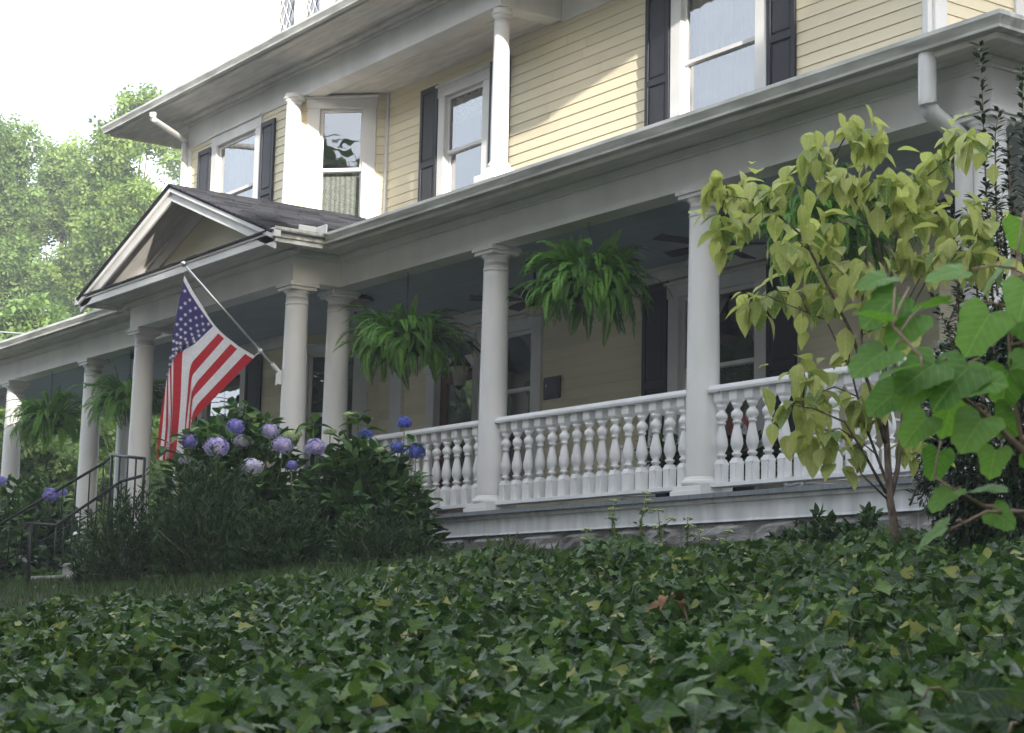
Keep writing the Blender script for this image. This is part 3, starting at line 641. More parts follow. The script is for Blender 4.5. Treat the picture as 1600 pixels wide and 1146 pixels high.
# ------------------------------------------------------------------ porch furniture, fans, lamps
def fan(x, y, zc, label, rot, rod=.3):
    t = thing('ceiling_fan', (x, y, 2.78), label, 'ceiling fan', 'ceiling fans under the porch ceiling'); zm = 2.78-rod
    mb = MB(); mb.lathe([(.09, 2.70), (.10, 2.745), (.07, 2.779)], 16, (x, y, 0)); mb.build('canopy', black, t)
    mb = MB(); mb.tube([(x, y, zm), (x, y, 2.71)], .014, 8); mb.build('rod', black, t)
    mb = MB(); mb.lathe([(.03, zm+.02), (.12, zm-.01), (.13, zm-.05), (.11, zm-.1), (.07, zm-.13), (.03, zm-.15)], 18, (x, y, 0)); mb.build('motor', black, t)
    for k in range(5):
        an = rot+k*2*math.pi/5; c, s = math.cos(an), math.sin(an)
        T = lambda p: (x+c*p[0]-s*p[1], y+s*p[0]+c*p[1], p[2])
        mb = MB(T); mb.hexa([(.1, -.02, zm-.09), (.24, -.06, zm-.09), (.24, .06, zm-.075), (.1, .02, zm-.08), (.1, -.02, zm-.08), (.24, -.06, zm-.08), (.24, .06, zm-.065), (.1, .02, zm-.07)]); mb.hexa([(.241, -.065, zm-.09), (.68, -.075, zm-.09), (.68, .075, zm-.07), (.241, .065, zm-.07), (.241, -.065, zm-.08), (.68, -.075, zm-.08), (.68, .075, zm-.06), (.241, .065, zm-.06)]); mb.build('blade', black, t)
    mb = MB(); mb.lathe([(.03, zm-.26), (.1, zm-.24), (.12, zm-.2), (.09, zm-.165), (.05, zm-.151)], 16, (x, y, 0)); mb.build('lamp_shade', lampglass, t)
fan(-4.0, 1.16, 2.78, 'black ceiling fan on a rod between the two large hanging ferns', .35, .36)
fan(-1.15, 1.25, 2.78, 'black ceiling fan half hidden by the nearest full column', 2.0, .22)
fan(1.75, 1.2, 2.78, 'black ceiling fan behind the yellowing dogwood', .9, .4)
fan(-13.3, .75, 2.78, 'black ceiling fan rod left of the flag', .2, .45)
t = thing('ceiling_light', (-7.2, .85, 2.78), 'round flush ceiling lamp with dark rim under the porch ceiling', 'ceiling lamp')
mb = MB(); mb.lathe([(.2, 2.735), (.215, 2.75), (.2, 2.779)], 24, (-7.2, .85, 0)); mb.lathe([(.004, 2.575), (.018, 2.585), (.02, 2.60), (.008, 2.615)], 10, (-7.2, .85, 0)); mb.build('rim', black, t)
mb = MB(); mb.lathe([(.02, 2.61), (.1, 2.64), (.16, 2.69), (.19, 2.734)], 24, (-7.2, .85, 0)); mb.build('bowl', lampglass, t)
def chair(x, y, rot, label):
    t = thing('porch_chair', (x, y, 0), label, 'chair', 'white chairs on the porch'); c, s = math.cos(rot), math.sin(rot)
    T = lambda p: (x+c*p[0]-s*p[1], y+s*p[0]+c*p[1], p[2])
    mb = MB(T); mb.box(-.27, .27, -.26, .26, .40, .435); mb.build('seat', plastw, t, .008)
    for sx in (-1, 1):
        mb = MB(T); mb.tube([(sx*.25, -.24, .0), (sx*.25, -.24, .62)], .02, 8); mb.build('leg', plastw, t)
        mb = MB(T); mb.tube([(sx*.25, .24, 0), (sx*.25, .26, .45), (sx*.25, .36, 1.08)], .021, 8)
        mb.lathe([(.012, 0), (.02, .02), (.034, .05), (.03, .075), (0, .09)], 10, (sx*.25, .36, 1.07)); mb.build('leg', plastw, t)
        mb = MB(T); mb.box(sx*.25-.04, sx*.25+.04, -.28, .3, .62, .645); mb.build('armrest', plastw, t, .006)
    for k in range(5):
        mb = MB(T); u = -.17+k*.085; mb.hexa([(u-.025, .26, .47), (u+.025, .26, .47), (u+.025, .275, .47), (u-.025, .275, .47), (u-.025, .35, 1.0), (u+.025, .35, 1.0), (u+.025, .365, 1.0), (u-.025, .365, 1.0)]); mb.build('slat', plastw, t)
    mb = MB(T); mb.box(-.24, .24, .345, .37, 1.0, 1.05); mb.box(-.24, .24, .25, .28, .44, .47); mb.build('back_rail', plastw, t)
    mb = MB(T); mb.tube([(-.25, -.24, .16), (.25, -.24, .16)], .012, 6); mb.tube([(-.25, -.24, .2), (-.25, .24, .2)], .012, 6); mb.tube([(.25, -.24, .2), (.25, .24, .2)], .012, 6); mb.build('stretcher', plastw, t)
chair(.05, 1.35, -.5, 'white porch chair with round finials behind the nearest balustrade')
chair(-2.1, 1.3, .4, 'white porch chair behind the middle balustrade')
chair(1.3, 1.4, .2, 'white porch chair behind the dogwood')
def pot_plant(x, y, hh, n, label):
    pp = thing('potted_plant', (x, y, 0), label, 'potted plant', 'potted plants on the porch')
    mb = MB(); mb.lathe([(.13, 0), (.19, .3), (.21, .31), (.21, .34), (.17, .34), (.16, .29)], 18, (x, y, 0)); mb.build('pot', terrac, pp)
    D = unit(n); D[:, 2] = np.abs(D[:, 2])*.7+.15; lv, lf = leaf_t(OV_s, 1, .1, .3)
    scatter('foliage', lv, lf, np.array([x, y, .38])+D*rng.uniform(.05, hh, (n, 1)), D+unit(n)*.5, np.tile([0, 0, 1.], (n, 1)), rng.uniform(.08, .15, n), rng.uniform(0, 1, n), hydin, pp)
pot_plant(-1.35, .85, .32, 260, 'leafy plant in a dark pot behind the middle balustrade')
q_ = atY(1150, 690, 2.0); pot_plant(q_.x, 2.0, .55, 620, 'tall leafy plant in a dark pot before the porch window with swag curtains')
# ------------------------------------------------------------------ flag
fl = thing('flag', at(432, 580, 20.2), 'American flag hanging from an angled pole on an entrance column', 'flag')
XF = -6.47
tip = atX(287, 413, XF); br = Vector((-6.45, -.535, atX(432, 582, XF).z)); cl_ = atX(400, 552, XF)
mb = MB(); mb.tube([br, tip], [.016, .012], 10); mb.lathe([(0, -.035), (.022, -.025), (.034, 0), (.022, .025), (0, .035)], 14, tuple(tip)); mb.build('pole', metalm, fl)
mb = MB(); mb.box(br.x-.035, br.x+.035, br.y-.025, br.y+.02, br.z-.14, br.z+.02); mb.tube([br-(tip-br).normalized()*.04, br+(tip-br).normalized()*.13], .026, 10); mb.build('bracket', pipem, fl, .004)
rc = br.lerp(tip, .2); mb = MB(); mb.tube([rc-(tip-br).normalized()*.015, rc+(tip-br).normalized()*.02], .026, 10); mb.tube([rc, atX(398, 557, XF)], .005, 5); mb.tube([tip+(br-tip).normalized()*.04, atX(288, 428, XF)], .006, 5); mb.build('clip', pipem, fl)
# s = along the hoist (0 top .. 1 bottom); every row is a path (u, photo x, photo y, offset towards the viewer)
ROWS = [
 (0.00, [(0, 288, 430, 0), (.18, 273, 507, -.02), (.4, 258, 605, .0), (.7, 249, 662, -.03), (1, 244, 716, -.05)]),
 (.154, [(0, 300, 453, 0), (.18, 281, 518, .02), (.4, 261, 589, .03), (.7, 259, 668, .0), (1, 254, 720, -.02)]),
 (.308, [(0, 314, 475, 0), (.2, 288, 530, .05), (.4, 265, 570, .01), (.7, 267, 655, -.05), (1, 262, 722, -.06)]),
 (.462, [(0, 328, 498, 0), (.25, 300, 536, .03), (.4, 271, 551, -.06), (.7, 270, 640, .05), (1, 263, 722, .06)]),
 (.538, [(0, 335, 508, 0), (.27, 304, 538, .04), (.4, 285, 548, -.03), (.7, 282, 630, .06), (1, 274, 722, .07)]),
 (.615, [(0, 344, 518, 0), (.32, 300, 566, .06), (.42, 296, 580, .05), (.7, 290, 650, .03), (1, 286, 722, .04)]),
 (.692, [(0, 353, 526, 0), (.36, 300, 587, .06), (.46, 298, 605, .03), (.7, 291, 665, -.03), (1, 288, 722, -.04)]),
 (.846, [(0, 374, 542, 0), (.44, 301, 622, .06), (.54, 299, 640, .03), (.75, 297, 680, -.02), (1, 296, 722, -.03)]),
 (1.00, [(0, 399, 557, 0), (.52, 302, 656, .06), (.6, 300, 670, .02), (.8, 300, 695, -.04), (1, 300, 722, -.06)])]
US = np.linspace(0, 1, 66)
def rowcurve(pts):
    p = np.array(pts, float); o = np.stack([np.interp(US, p[:, 0], p[:, k]) for k in (1, 2, 3)], 1); q = o.copy()
    for _ in range(2): q[1:-1] = (q[:-2]+2*q[1:-1]+q[2:])/4
    return q
RC = np.array([rowcurve(p) for s, p in ROWS]); SS = np.array([s for s, p in ROWS])
def flagpt(s, u):
    ui = u*(len(US)-1); k = min(int(ui), len(US)-2); t = ui-k; c = RC[:, k]*(1-t)+RC[:, k+1]*t
    x, y, o = (np.interp(s, SS, c[:, q]) for q in range(3))
    o += .012*math.sin(u*21+s*7)*min(1, u*3)
    hp = np.array([x, y]); return atX(hp[0], hp[1], XF+o*.8)
NS, NU = 39, 50; mb = MB(); V = [[flagpt(a/NS, b/NU) for b in range(NU+1)] for a in range(NS+1)]; idx = [mb.pts(r) for r in V]
for a in range(NS):
    for b in range(NU):
        st_ = int(a/3); mb.m = 2 if (b < NU*.4 and st_ < 7) else (1 if st_ % 2 == 0 else 0)
        if b == 0: mb.m = 0
        mb.face((idx[a]+b, idx[a]+b+1, idx[a+1]+b+1, idx[a+1]+b), True)
cloth = mb.build('cloth', [flagw, flagr, flagb], fl)
mb = MB()
for r_i in range(9):
    for c_i in range(6 if r_i % 2 == 0 else 5):
        s0 = (r_i+1)/10*7/13; u0 = ((c_i+.5)/6 if r_i % 2 == 0 else (c_i+1)/6)*.4*.97+.01
        p = flagpt(s0, u0); es = (flagpt(s0+.01, u0)-flagpt(s0-.01, u0)).normalized(); eu = (flagpt(s0, u0+.01)-flagpt(s0, u0-.01)).normalized()
        nn = es.cross(eu).normalized(); 
        if nn.dot(CAM-p) < 0: nn = -nn
        ev = nn.cross(eu)
        for sd in (1, -1):
            c = [p+nn*.006*sd+(eu*math.cos(q*math.pi/5)+ev*math.sin(q*math.pi/5))*(.026 if q % 2 == 0 else .0105) for q in range(10)]
            i = mb.pts([p+nn*.006*sd]+c)
            for q in range(10): mb.face((i, i+1+q, i+1+(q+1) % 10))
prop(mb.build('stars', flagw, cloth), kind='stuff')

# ------------------------------------------------------------------ hanging ferns
def frond_mesh(seed, L, rise, droop):
    r = random.Random(seed); v = []; f = []; n = 42; p = Vector((0, 0, 0)); pts = []
    ang = rise
    for k in range(n+1):
        pts.append((p.copy(), ang)); p = p+Vector((0, math.cos(ang), math.sin(ang)))*(L/n); ang -= droop/n*(.5+1.3*k/n)
        ang = max(ang, -1.5)
    sw = r.uniform(-.15, .15)
    for k in range(2, n):
        t = k/n; q, an = pts[k]; q = q+Vector((sw*t*t*L, 0, 0)); wdt = .074*math.sin(math.pi*min(1, .12+t*.9))**.7*(L/.8)**.3
        tg = Vector((0, math.cos(an), math.sin(an))); nz = Vector((0, -math.sin(an), math.cos(an)))
        for s in (-1, 1):
            d = Vector((s, 0, 0))+tg*.28-nz*r.uniform(.05, .45); d.normalize(); hw = L/n*.74
            i = len(v); e = q+d*wdt*r.uniform(.85, 1.1)
            v += [tuple(q-tg*hw*.6), tuple(q+d*wdt*.45+tg*hw*.9-tg*hw*.1), tuple(e+tg*hw*.6), tuple(q+d*wdt*.5-tg*hw)]; f.append((i, i+3, i+2, i+1))
    return fast_mesh('frond', v, f, fernm, None, False)
fronds = [frond_mesh(k, random.uniform(.52, .86), random.uniform(.2, 1.45), random.uniform(1.7, 3.2)) for k in range(22)]
upright = [frond_mesh(40+k, random.uniform(.4, .6), random.uniform(1.1, 1.5), random.uniform(.3, .9)) for k in range(5)]
def fern(x, y, zb, label, n=115, sc=1.0, hang=True):
    t = thing('hanging_fern', (x, y, zb), label, 'hanging fern', 'ferns hanging from the porch beam')
    mb = MB(); mb.lathe([(.07, -.17), (.13, -.14), (.165, -.02), (.175, 0), (.15, 0), (.0, -.03)], 18, (x, y, zb)); mb.build('basket', terrac, t)
    mb = MB(); z = zb+.42
    for k in range(3): an = k*2.094+.4; mb.tube([(x+.16*math.cos(an), y+.16*math.sin(an), zb), (x, y, z)], .004, 4)
    k = 0
    while z < 2.645:
        a_, b_ = ((.009, 0) if k % 2 else (0, .009)); mb.tube([(x-a_, y-b_, z), (x-a_, y-b_, z+.026), (x+a_, y+b_, z+.026), (x+a_, y+b_, z), (x-a_, y-b_, z)], .0028, 4); z += .022; k += 1
    mb.build('chain', black, t)
    for k in range(n):
        an = k*2.39996+random.uniform(-.2, .2); rr = .02+.13*math.sqrt(random.random())
        me = random.choice(fronds) if random.random() < .84 else random.choice(upright)
        d = Vector((math.cos(an), math.sin(an), random.uniform(-.25, .1))); o = put('frond', me, t, (x+rr*math.cos(an), y+rr*math.sin(an), zb+random.uniform(-.12, .07)), d, (random.uniform(-.25, .25), random.uniform(-.25, .25), 1), sc*random.uniform(.72, 1.18))
fern(-4.97, .19, 1.86, 'large dark green fern hanging beside the paired entrance columns', 280, .98)
fern(-1.80, .19, 2.02, 'bright green bushy fern hanging over the middle balustrade', 295, .95)
fern(-15.1, .19, 1.85, 'hanging fern between the two leftmost columns', 190, 1.05)
fern(-12.2, .19, 1.9, 'hanging fern just left of the flag', 170, 1.0)
fern(1.35, .19, 2.0, 'hanging fern behind the yellowing dogwood leaves', 170, 1.0)

# ------------------------------------------------------------------ ivy bank, lawn
def inview(P, pad=140):
    d = P-np.array(CAM); z = d@np.array(RF); x = d@np.array(RX)/np.maximum(z, .01)*FPX+800; y = d@np.array(RD)/np.maximum(z, .01)*FPX+573
    return z, x, y
def ivy_edge(x): return np.interp(x, [-14, -7, -3, 0, 1, 1.8, 2.6, 4, 6], [-5.2, -5.0, -4.8, -4.4, -3.8, -2.8, -1.6, -.7, -.6])
N = 330000
xy = np.stack([rng.uniform(-16, 12.5, N), rng.uniform(-10.6, .1, N)], 1)
base = np.stack([xy[:, 0], xy[:, 1], ivy_top(xy[:, 0], xy[:, 1])], 1)
z, px, py = inview(base)
keep = (xy[:, 1] < ivy_edge(xy[:, 0])+.25*np.sin(xy[:, 0]*3)) & (z > .9) & (px > -250) & (px < 1850) & (py < 1330)
keep &= rng.uniform(0, 1, N) < np.clip(1.15-z*.035, .34, 1)
base = base[keep]; z = z[keep]; n = len(base)
mound = .06*np.sin(base[:, 0]*2.3+1.3*np.sin(base[:, 1]*1.7))*np.cos(base[:, 1]*2.9+base[:, 0])+.035*np.sin(base[:, 0]*6+base[:, 1]*5)
base[:, 2] += mound-.19+.24*rng.uniform(0, 1, n)**.6
IVL = [(0, .0), (-.10, .16), (-.02, .40), (.10, .50), (.20, .34), (.36, .30), (.46, .40), (.52, .28), (.72, .14), (.9, .05), (1, 0)]
def ivy_template():
    half = [(-h, t) for t, h in IVL[1:-1]]; out = [(0, .0)]+[(a, b) for a, b in half]+[(0, 1)]+[(-a, b) for a, b in half[::-1]]
    v = [(0, .3, .0)]+[(a, b, .16*abs(a)-.22*(b-.3)**2) for a, b in out]; m = len(out)
    f = [(0, 1+(k+1) % m, 1+k) for k in range(m)]; return v, f
iv, if_ = ivy_template()
az = rng.uniform(0, 6.283, n); D = np.stack([np.cos(az), np.sin(az), rng.normal(-.25, .35, n)], 1)
toS = np.array([.2, -.55, .85]); U = toS+unit(n)*.95
S = rng.uniform(.030, .074, n)*np.clip(.95+z*.012, 1, 1.25)
big = rng.uniform(0, 1, n) < .12; S[big] *= 1.3
patch = .5+.5*np.sin(base[:, 0]*1.9+2*np.sin(base[:, 1]*1.1))*np.cos(base[:, 1]*2.3)
tint = np.clip(rng.normal(.40, .29, n)+.12*(patch-.5), 0, .86); old = rng.uniform(0, 1, n) < .03; tint[old] = 1.25
HT = [(-.14, .02), (-.10, .22), (.02, .38), (.18, .42), (.4, .34), (.62, .22), (.84, .09), (1, .004)]
hv, hf = leaf_t(HT, 1, .22, .3); pl_ = rng.uniform(0, 1, n) < .42
prop(scatter('ivy', iv, if_, base[~pl_], D[~pl_], U[~pl_], S[~pl_], tint[~pl_], ivym, None, True), 'dense green ivy covering the bank in front of the house', 'ivy', kind='stuff')
prop(scatter('ivy', hv, hf, base[pl_], D[pl_], U[pl_], S[pl_]*.9, tint[pl_], ivym, None, True), 'unlobed older ivy leaves among the lobed ivy on the bank', 'ivy', kind='stuff')
# ivy stems and a few dead leaves
mb = MB()
for k in range(90):
    q = base[rng.integers(n)]; a = rng.uniform(0, 6.28); p0 = Vector(q)+Vector((0, 0, -.03)); L_ = rng.uniform(.05, .14)
    mb.tube([p0, p0+Vector((math.cos(a)*L_*.3, math.sin(a)*L_*.3, .022)), p0+Vector((math.cos(a)*L_*.65, math.sin(a)*L_*.7, .02)), p0+Vector((math.cos(a)*L_, math.sin(a)*L_, -.03))], .0032, 4)
for k in range(1500):
    q = base[rng.integers(n)]
    if (Vector(q)-CAM).length > 8: continue
    p0 = Vector(q); mb.tube([p0-Vector((random.uniform(-.02, .02), random.uniform(-.02, .02), random.uniform(.06, .12))), p0], .0016, 3)
prop(mb.build('ivy_stems', twigm), 'thin brown ivy runners on the bank', 'ivy stems', kind='stuff')
dl = thing('dry_leaves', at(1050, 935, 5.6), 'curled brown dead leaf cluster lying on the ivy', 'dead leaves')
lm = leaf_mesh('leaf', OV, brownm, .062, .6, .9)
for k in range(7):
    p = at(1050+random.uniform(-24, 24), 936+random.uniform(-12, 12), 5.55); put('leaf', lm, dl, p, (random.uniform(-1, 1), random.uniform(-1, 1), random.uniform(-.2, .6)), (random.uniform(-.6, .6), -.4, .8), random.uniform(.6, 1.05))
# mown grass behind the ivy
N = 26000; xy = np.stack([rng.uniform(-18, 2, N), rng.uniform(-5.2, .0, N)], 1); keep = (xy[:, 1] > ivy_edge(xy[:, 0])-.5); xy = xy[keep]; n = len(xy)
bs = np.stack([xy[:, 0], xy[:, 1], ground_z(xy[:, 0], xy[:, 1])-.005], 1); bs[:, 2] += np.interp(bs[:, 1], [-5, -3.5], [.06, .04])
prop(scatter('lawn', [(-.05, 0, 0), (.05, 0, 0), (.03, .55, .1), (0, 1, .32), (-.03, .55, .1)], [(0, 1, 2), (0, 2, 4), (4, 2, 3)], bs, np.stack([rng.normal(0, .3, n), rng.normal(0, .3, n), np.ones(n)], 1), unit(n), rng.uniform(.07, .14, n), rng.uniform(0, 1, n), grassm), 'strip of mown grass beyond the ivy', 'lawn', kind='stuff')

# ------------------------------------------------------------------ dark evergreen shrubs
nv, nf = leaf_t(NARROW, 1, .3, .15)
def shrub(c, rx, ry, h, n, label, m=shrm, size=(.05, .1), name='evergreen_shrub', cat='shrub', group='dark evergreen shrubs below the porch', tmpl=None, up=.45):
    gz = float(ground_z(c[0], c[1])); t = thing(name, (c[0], c[1], gz), label, cat, group)
    mb = MB()
    tips = []
    ns = int(n/26)
    for k in range(ns):
        d = unit(1)[0]; d[2] = abs(d[2])*.95+.02; r = rng.uniform(.55, 1.08)
        tips.append(np.array([c[0]+d[0]*rx*r, c[1]+d[1]*ry*r, gz+.02+d[2]*h*r*(1+.15*math.sin(d[0]*5))]))
    for k in range(0, ns, 16): mb.tube([(c[0]+random.uniform(-.1, .1), c[1]+random.uniform(-.1, .1), gz-.05), tuple(np.array([c[0], c[1], gz+.1])*.5+tips[k]*.5), tuple(tips[k])], [.012, .008, .003], 4)
    mb.build('stems', twigm, t)
    tips = np.array(tips); ax = tips-np.array([c[0], c[1], gz-.2*h]); ax /= np.linalg.norm(ax, axis=1, keepdims=True); ax[:, 2] += up; ax /= np.linalg.norm(ax, axis=1, keepdims=True)
    q = rng.integers(0, ns, n); al = rng.uniform(-.22, .03, n); D = ax[q]*.9+unit(n)*.75
    P_ = tips[q]+ax[q]*al[:, None]+unit(n)*.012; tn = np.clip(.25+.9*rng.uniform(0, 1, n)*rng.uniform(.3, 1, ns)[q], 0, 1)
    v, f = tmpl or (nv, nf)
    prop(scatter('foliage', v, f, P_, D, unit(n)+np.array([0, 0, .6]), rng.uniform(*size, n), tn, m, t), kind='stuff')
    return t
shrub(at(205, 840, 18.7), .8, .55, 1.02, 10000, 'dark feathery evergreen shrub next to the entrance steps')
shrub(at(325, 840, 17.0), .75, .5, 1.08, 9500, 'dark feathery evergreen shrub below the pale hydrangea blooms')
shrub(at(440, 860, 16.5), .7, .45, .70, 8000, 'dark feathery evergreen shrub below the lilac hydrangea blooms')
shrub(at(585, 880, 15.9), .62, .45, .58, 5600, 'low dark shrub at the right foot of the hydrangea')
shrub(at(310, 905, 18.0), .62, .3, .16, 3800, 'low grey green creeping shrub along the grass', size=(.025, .05))
shrub(at(1285, 850, 12.6), .3, .25, .26, 1500, 'low dark leaf rosette plant by the stone foundation', size=(.05, .09), tmpl=leaf_t(OV_s, 1, .1, .3), group='low plants along the foundation')
shrub(at(1345, 845, 12.2), .3, .25, .3, 1500, 'low dark plant just left of the dogwood trunk', size=(.05, .09), tmpl=leaf_t(OV_s, 1, .1, .3), group='low plants along the foundation')
shrub(at(1240, 850, 13.0), .22, .2, .2, 900, 'smallest low dark plant against the stone foundation', size=(.04, .08), tmpl=leaf_t(OV_s, 1, .1, .3), group='low plants along the foundation')
shrub(at(800, 880, 14.2), .55, .25, .17, 2600, 'tuft of bright grassy weeds at the foundation', m=grassm, size=(.06, .13), name='weed_tuft', cat='weeds', group='low plants along the foundation')
shrub(at(700, 870, 15.0), .5, .3, .18, 2200, 'low dark ground plant at the end of the stone foundation', size=(.03, .06), group='low plants along the foundation')

# ------------------------------------------------------------------ hydrangeas
hl = [leaf_mesh('leaf', OV, hydm, .205, f_, c_) for f_, c_ in ((.25, .12), (.4, .28), (.3, .45), (.15, .2))]
def head_mesh(seed, r, m, n=95, flat=1.0):
    q = np.random.default_rng(seed); v = []; f = []; tn = []
    for k in range(n):
        zz = 1-2*(k+.5)/n
        if zz < -.75: continue
        a = k*2.39996; s = math.sqrt(1-zz*zz); d = np.array([s*math.cos(a), s*math.sin(a), zz]); c = d*r*(q.uniform(.8, 1.08)+.13*math.sin(d[0]*4+seed)*math.cos(d[1]*5+d[2]*3))*np.array([1.08, .95, flat])
        x = np.cross(d, [.3, .5, .8]); x /= np.linalg.norm(x); y = np.cross(d, x); ro = q.uniform(0, 1.57); pr = r*q.uniform(.2, .3); d = d+q.normal(size=3)*.28; d /= np.linalg.norm(d); tk = q.uniform(0, 1)
        for p in range(4):
            an = ro+p*math.pi/2; e = x*math.cos(an)+y*math.sin(an); g = np.cross(d, e); i = len(v)
            v += [tuple(c), tuple(c+e*pr*.55-g*pr*.45-d*pr*.1), tuple(c+e*pr-d*pr*.25), tuple(c+e*pr*.55+g*pr*.45-d*pr*.1)]; f.append((i, i+1, i+2, i+3)); tn += [min(1, max(0, tk+q.uniform(-.15, .15)))]*4
    return fast_mesh('flower_head', v, f, m, tn, False)
heads = {k: [head_mesh(q+1, 1, m, fl_n, fz) for q in range(2)] for k, m, fl_n, fz in (('blue', petal_blue, 95, .9), ('lilac', petal_lilac, 110, .85), ('pale', petal_pale, 110, .72), ('cream', petal_cream, 80, .5), ('deep', petal_deep, 90, .85))}
def hydrangea(c, rx, ry, h, label, nros, nin, blooms, zlo=.12, tips=()):
    gz = float(ground_z(c[0], c[1])); t = thing('hydrangea_bush', (c[0], c[1], gz), label, 'hydrangea', 'hydrangea bushes before the porch')
    mb = MB(); out = []
    for k in range(nros):
        d = unit(1)[0]; d[2] = abs(d[2]); vw = Vector(d).dot((CAM-Vector(c)).normalized())
        if vw < -.25: d[0], d[1] = -d[0], -d[1]
        r = rng.uniform(.85, 1.06); out.append((Vector((c[0]+d[0]*rx*r, c[1]+d[1]*ry*r, gz+max(d[2], zlo)*h*r)), Vector(d)))
    for p in tips: out.append((Vector(p), Vector((0, 0, 1))))
    for p, d in out:
        ax = (d+Vector((0, 0, .9))).normalized(); nl = random.choice((4, 5, 6)); a0 = random.uniform(0, 6.28)
        mb.tube([Vector((c[0], c[1], gz))+(p-Vector((c[0], c[1], gz)))*.35-Vector((0, 0, .05)), p-ax*.16, p], [.009, .006, .004], 5)
        for q in range(nl):
            an = a0+q*2.4; s = Vector((math.cos(an), math.sin(an), 0)); el = .75 if q >= nl-2 else random.uniform(-.15, .4)
            d_ = s+ax*el; put('leaf', random.choice(hl), t, p-ax*(.1*(1-q/nl)), d_, ax+s*.1, random.uniform(.55, .8) if q >= nl-2 else random.uniform(.75, 1.1))
    for px, py, dd, rad, kd in blooms:
        p = at(px, py, dd); o = put('flower_head', random.choice(heads[kd]), t, p, (random.uniform(-.3, .3), 1, random.uniform(-.2, .2)), (random.uniform(-.2, .2), -.25, 1), rad)
        b0 = Vector((c[0]*.15+p.x*.85, c[1]*.15+p.y*.85, p.z-.5)); mb.tube([b0, p+Vector((0, 0, -.16)), p], [.008, .006, .005], 5)
    mb.build('stems', stemg, t)
    D = unit(nin); D[:, 2] = np.abs(D[:, 2]); rr = rng.uniform(.5, .97, (nin, 1)); v, f = leaf_t(OV_s, 1, .2, .3)
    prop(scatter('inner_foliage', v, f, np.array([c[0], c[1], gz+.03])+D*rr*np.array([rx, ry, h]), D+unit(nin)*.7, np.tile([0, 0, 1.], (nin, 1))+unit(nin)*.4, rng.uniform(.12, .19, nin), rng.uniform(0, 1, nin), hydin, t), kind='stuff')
c1 = at(365, 780, 18.5); c2 = at(562, 785, 17.0); c3 = at(40, 800, 24.0)
D1 = 17.9
hydrangea(c1, 1.25, .75, 1.72, 'leafy hydrangea bush with many lilac and pale blooms under the flag', 49, 3000,
 [(368, 667, D1, .085, 'blue'), (390, 652, D1+.4, .06, 'cream'), (295, 690, D1, .085, 'blue'), (338, 699, D1-.2, .115, 'lilac'), (379, 690, D1, .095, 'pale'), (421, 674, D1+.1, .085, 'lilac'), (394, 730, D1-.4, .105, 'pale'), (441, 696, D1-.2, .095, 'lilac'), (455, 681, D1, .1, 'cream'), (289, 719, D1+.2, .06, 'pale')],
 tips=[at(262, 690, D1), at(325, 662, D1+.1), at(400, 672, D1), at(288, 674, D1), at(345, 725, D1-.4), at(405, 745, D1-.5)])
hydrangea(c2, 1.02, .62, 1.2, 'leafy hydrangea bush with blue blooms against the balustrade', 49, 2700,
 [(493, 700, 17.1, .1, 'lilac'), (544, 649, 17.1, .055, 'cream'), (632, 661, 16.9, .07, 'deep'), (572, 680, 17.3, .07, 'deep'), (650, 706, 16.6, .09, 'deep'), (456, 727, 16.9, .05, 'blue'), (594, 703, 16.6, .045, 'cream'), (516, 675, 17.3, .06, 'cream'), (622, 700, 16.7, .07, 'deep')],
 tips=[at(490, 655, 17.2), at(560, 645, 17.1), at(575, 655, 17.1), at(645, 685, 16.6), at(530, 680, 17), at(668, 770, 16.4), at(660, 740, 16.4), at(650, 800, 16.2)])
hydrangea(c3, 1.3, .8, 1.42, 'shaded hydrangea bush with one blue bloom beside the stair rail', 40, 1700, [(80, 774, 22.6, .1, 'blue'), (2, 752, 23, .07, 'blue'), (98, 770, 22.7, .06, 'blue')])
hydrangea(at(-60, 770, 27.5), 1.3, .9, 1.5, 'shaded leafy bush in front of the leftmost column', 30, 1200, [])

# ------------------------------------------------------------------ sedum by the foundation
for k, (px, py, hgt, lab) in enumerate(((960, 785, .30, 'tall pale sedum stem left of the tallest one'), (1003, 772, .36, 'tallest pale green sedum by the stone foundation'), (1034, 800, .22, 'medium sedum stem right of the tallest one'), (1076, 812, .2, 'sedum stem below the column base'), (918, 830, .14, 'short sedum stem at the left of the clump'), (1095, 832, .12, 'short pale sedum in front of the stone joint'), (1131, 832, .16, 'single pale sedum standing rightmost of the clump'))):
    p = at(px, py, 13.2); t = thing('sedum', (p.x, p.y, p.z-hgt), lab, 'sedum', 'flowering sedum by the foundation')
    mb = MB(); q = []
    for j in range(3):
        e = p+Vector((random.uniform(-.07, .07)*(j > 0), random.uniform(-.05, .05), -.06*j)); mb.tube([(p.x, p.y, p.z-hgt-.12), (p.x+random.uniform(-.02, .02), p.y, p.z-hgt*.5), e], [.006, .005, .004], 5); q.append(e)
    mb.build('stem', stemg, t)
    for e in q:
        mb = MB()
        for j in range(16): d = unit(1)[0]; mb.lathe([(.0, -.008), (.009, 0), (0, .008)], 5, (e.x+d[0]*.035, e.y+d[1]*.035, e.z+abs(d[2])*.018), False, False)
        mb.build('flower_head', sedm, t)
    n = 46; h_ = rng.uniform(0, 1, n); P_ = np.array([p.x, p.y, p.z-hgt-.1])+np.stack([rng.normal(0, .02, n), rng.normal(0, .02, n), h_*(hgt+.02)], 1); D = unit(n); D[:, 2] = D[:, 2]*.3+.35
    scatter('leaves', *leaf_t(OV_s, 1, .2, .2), P_, D, np.tile([0, 0, 1.], (n, 1)), rng.uniform(.035, .06, n), rng.uniform(0, 1, n), sedl, t)

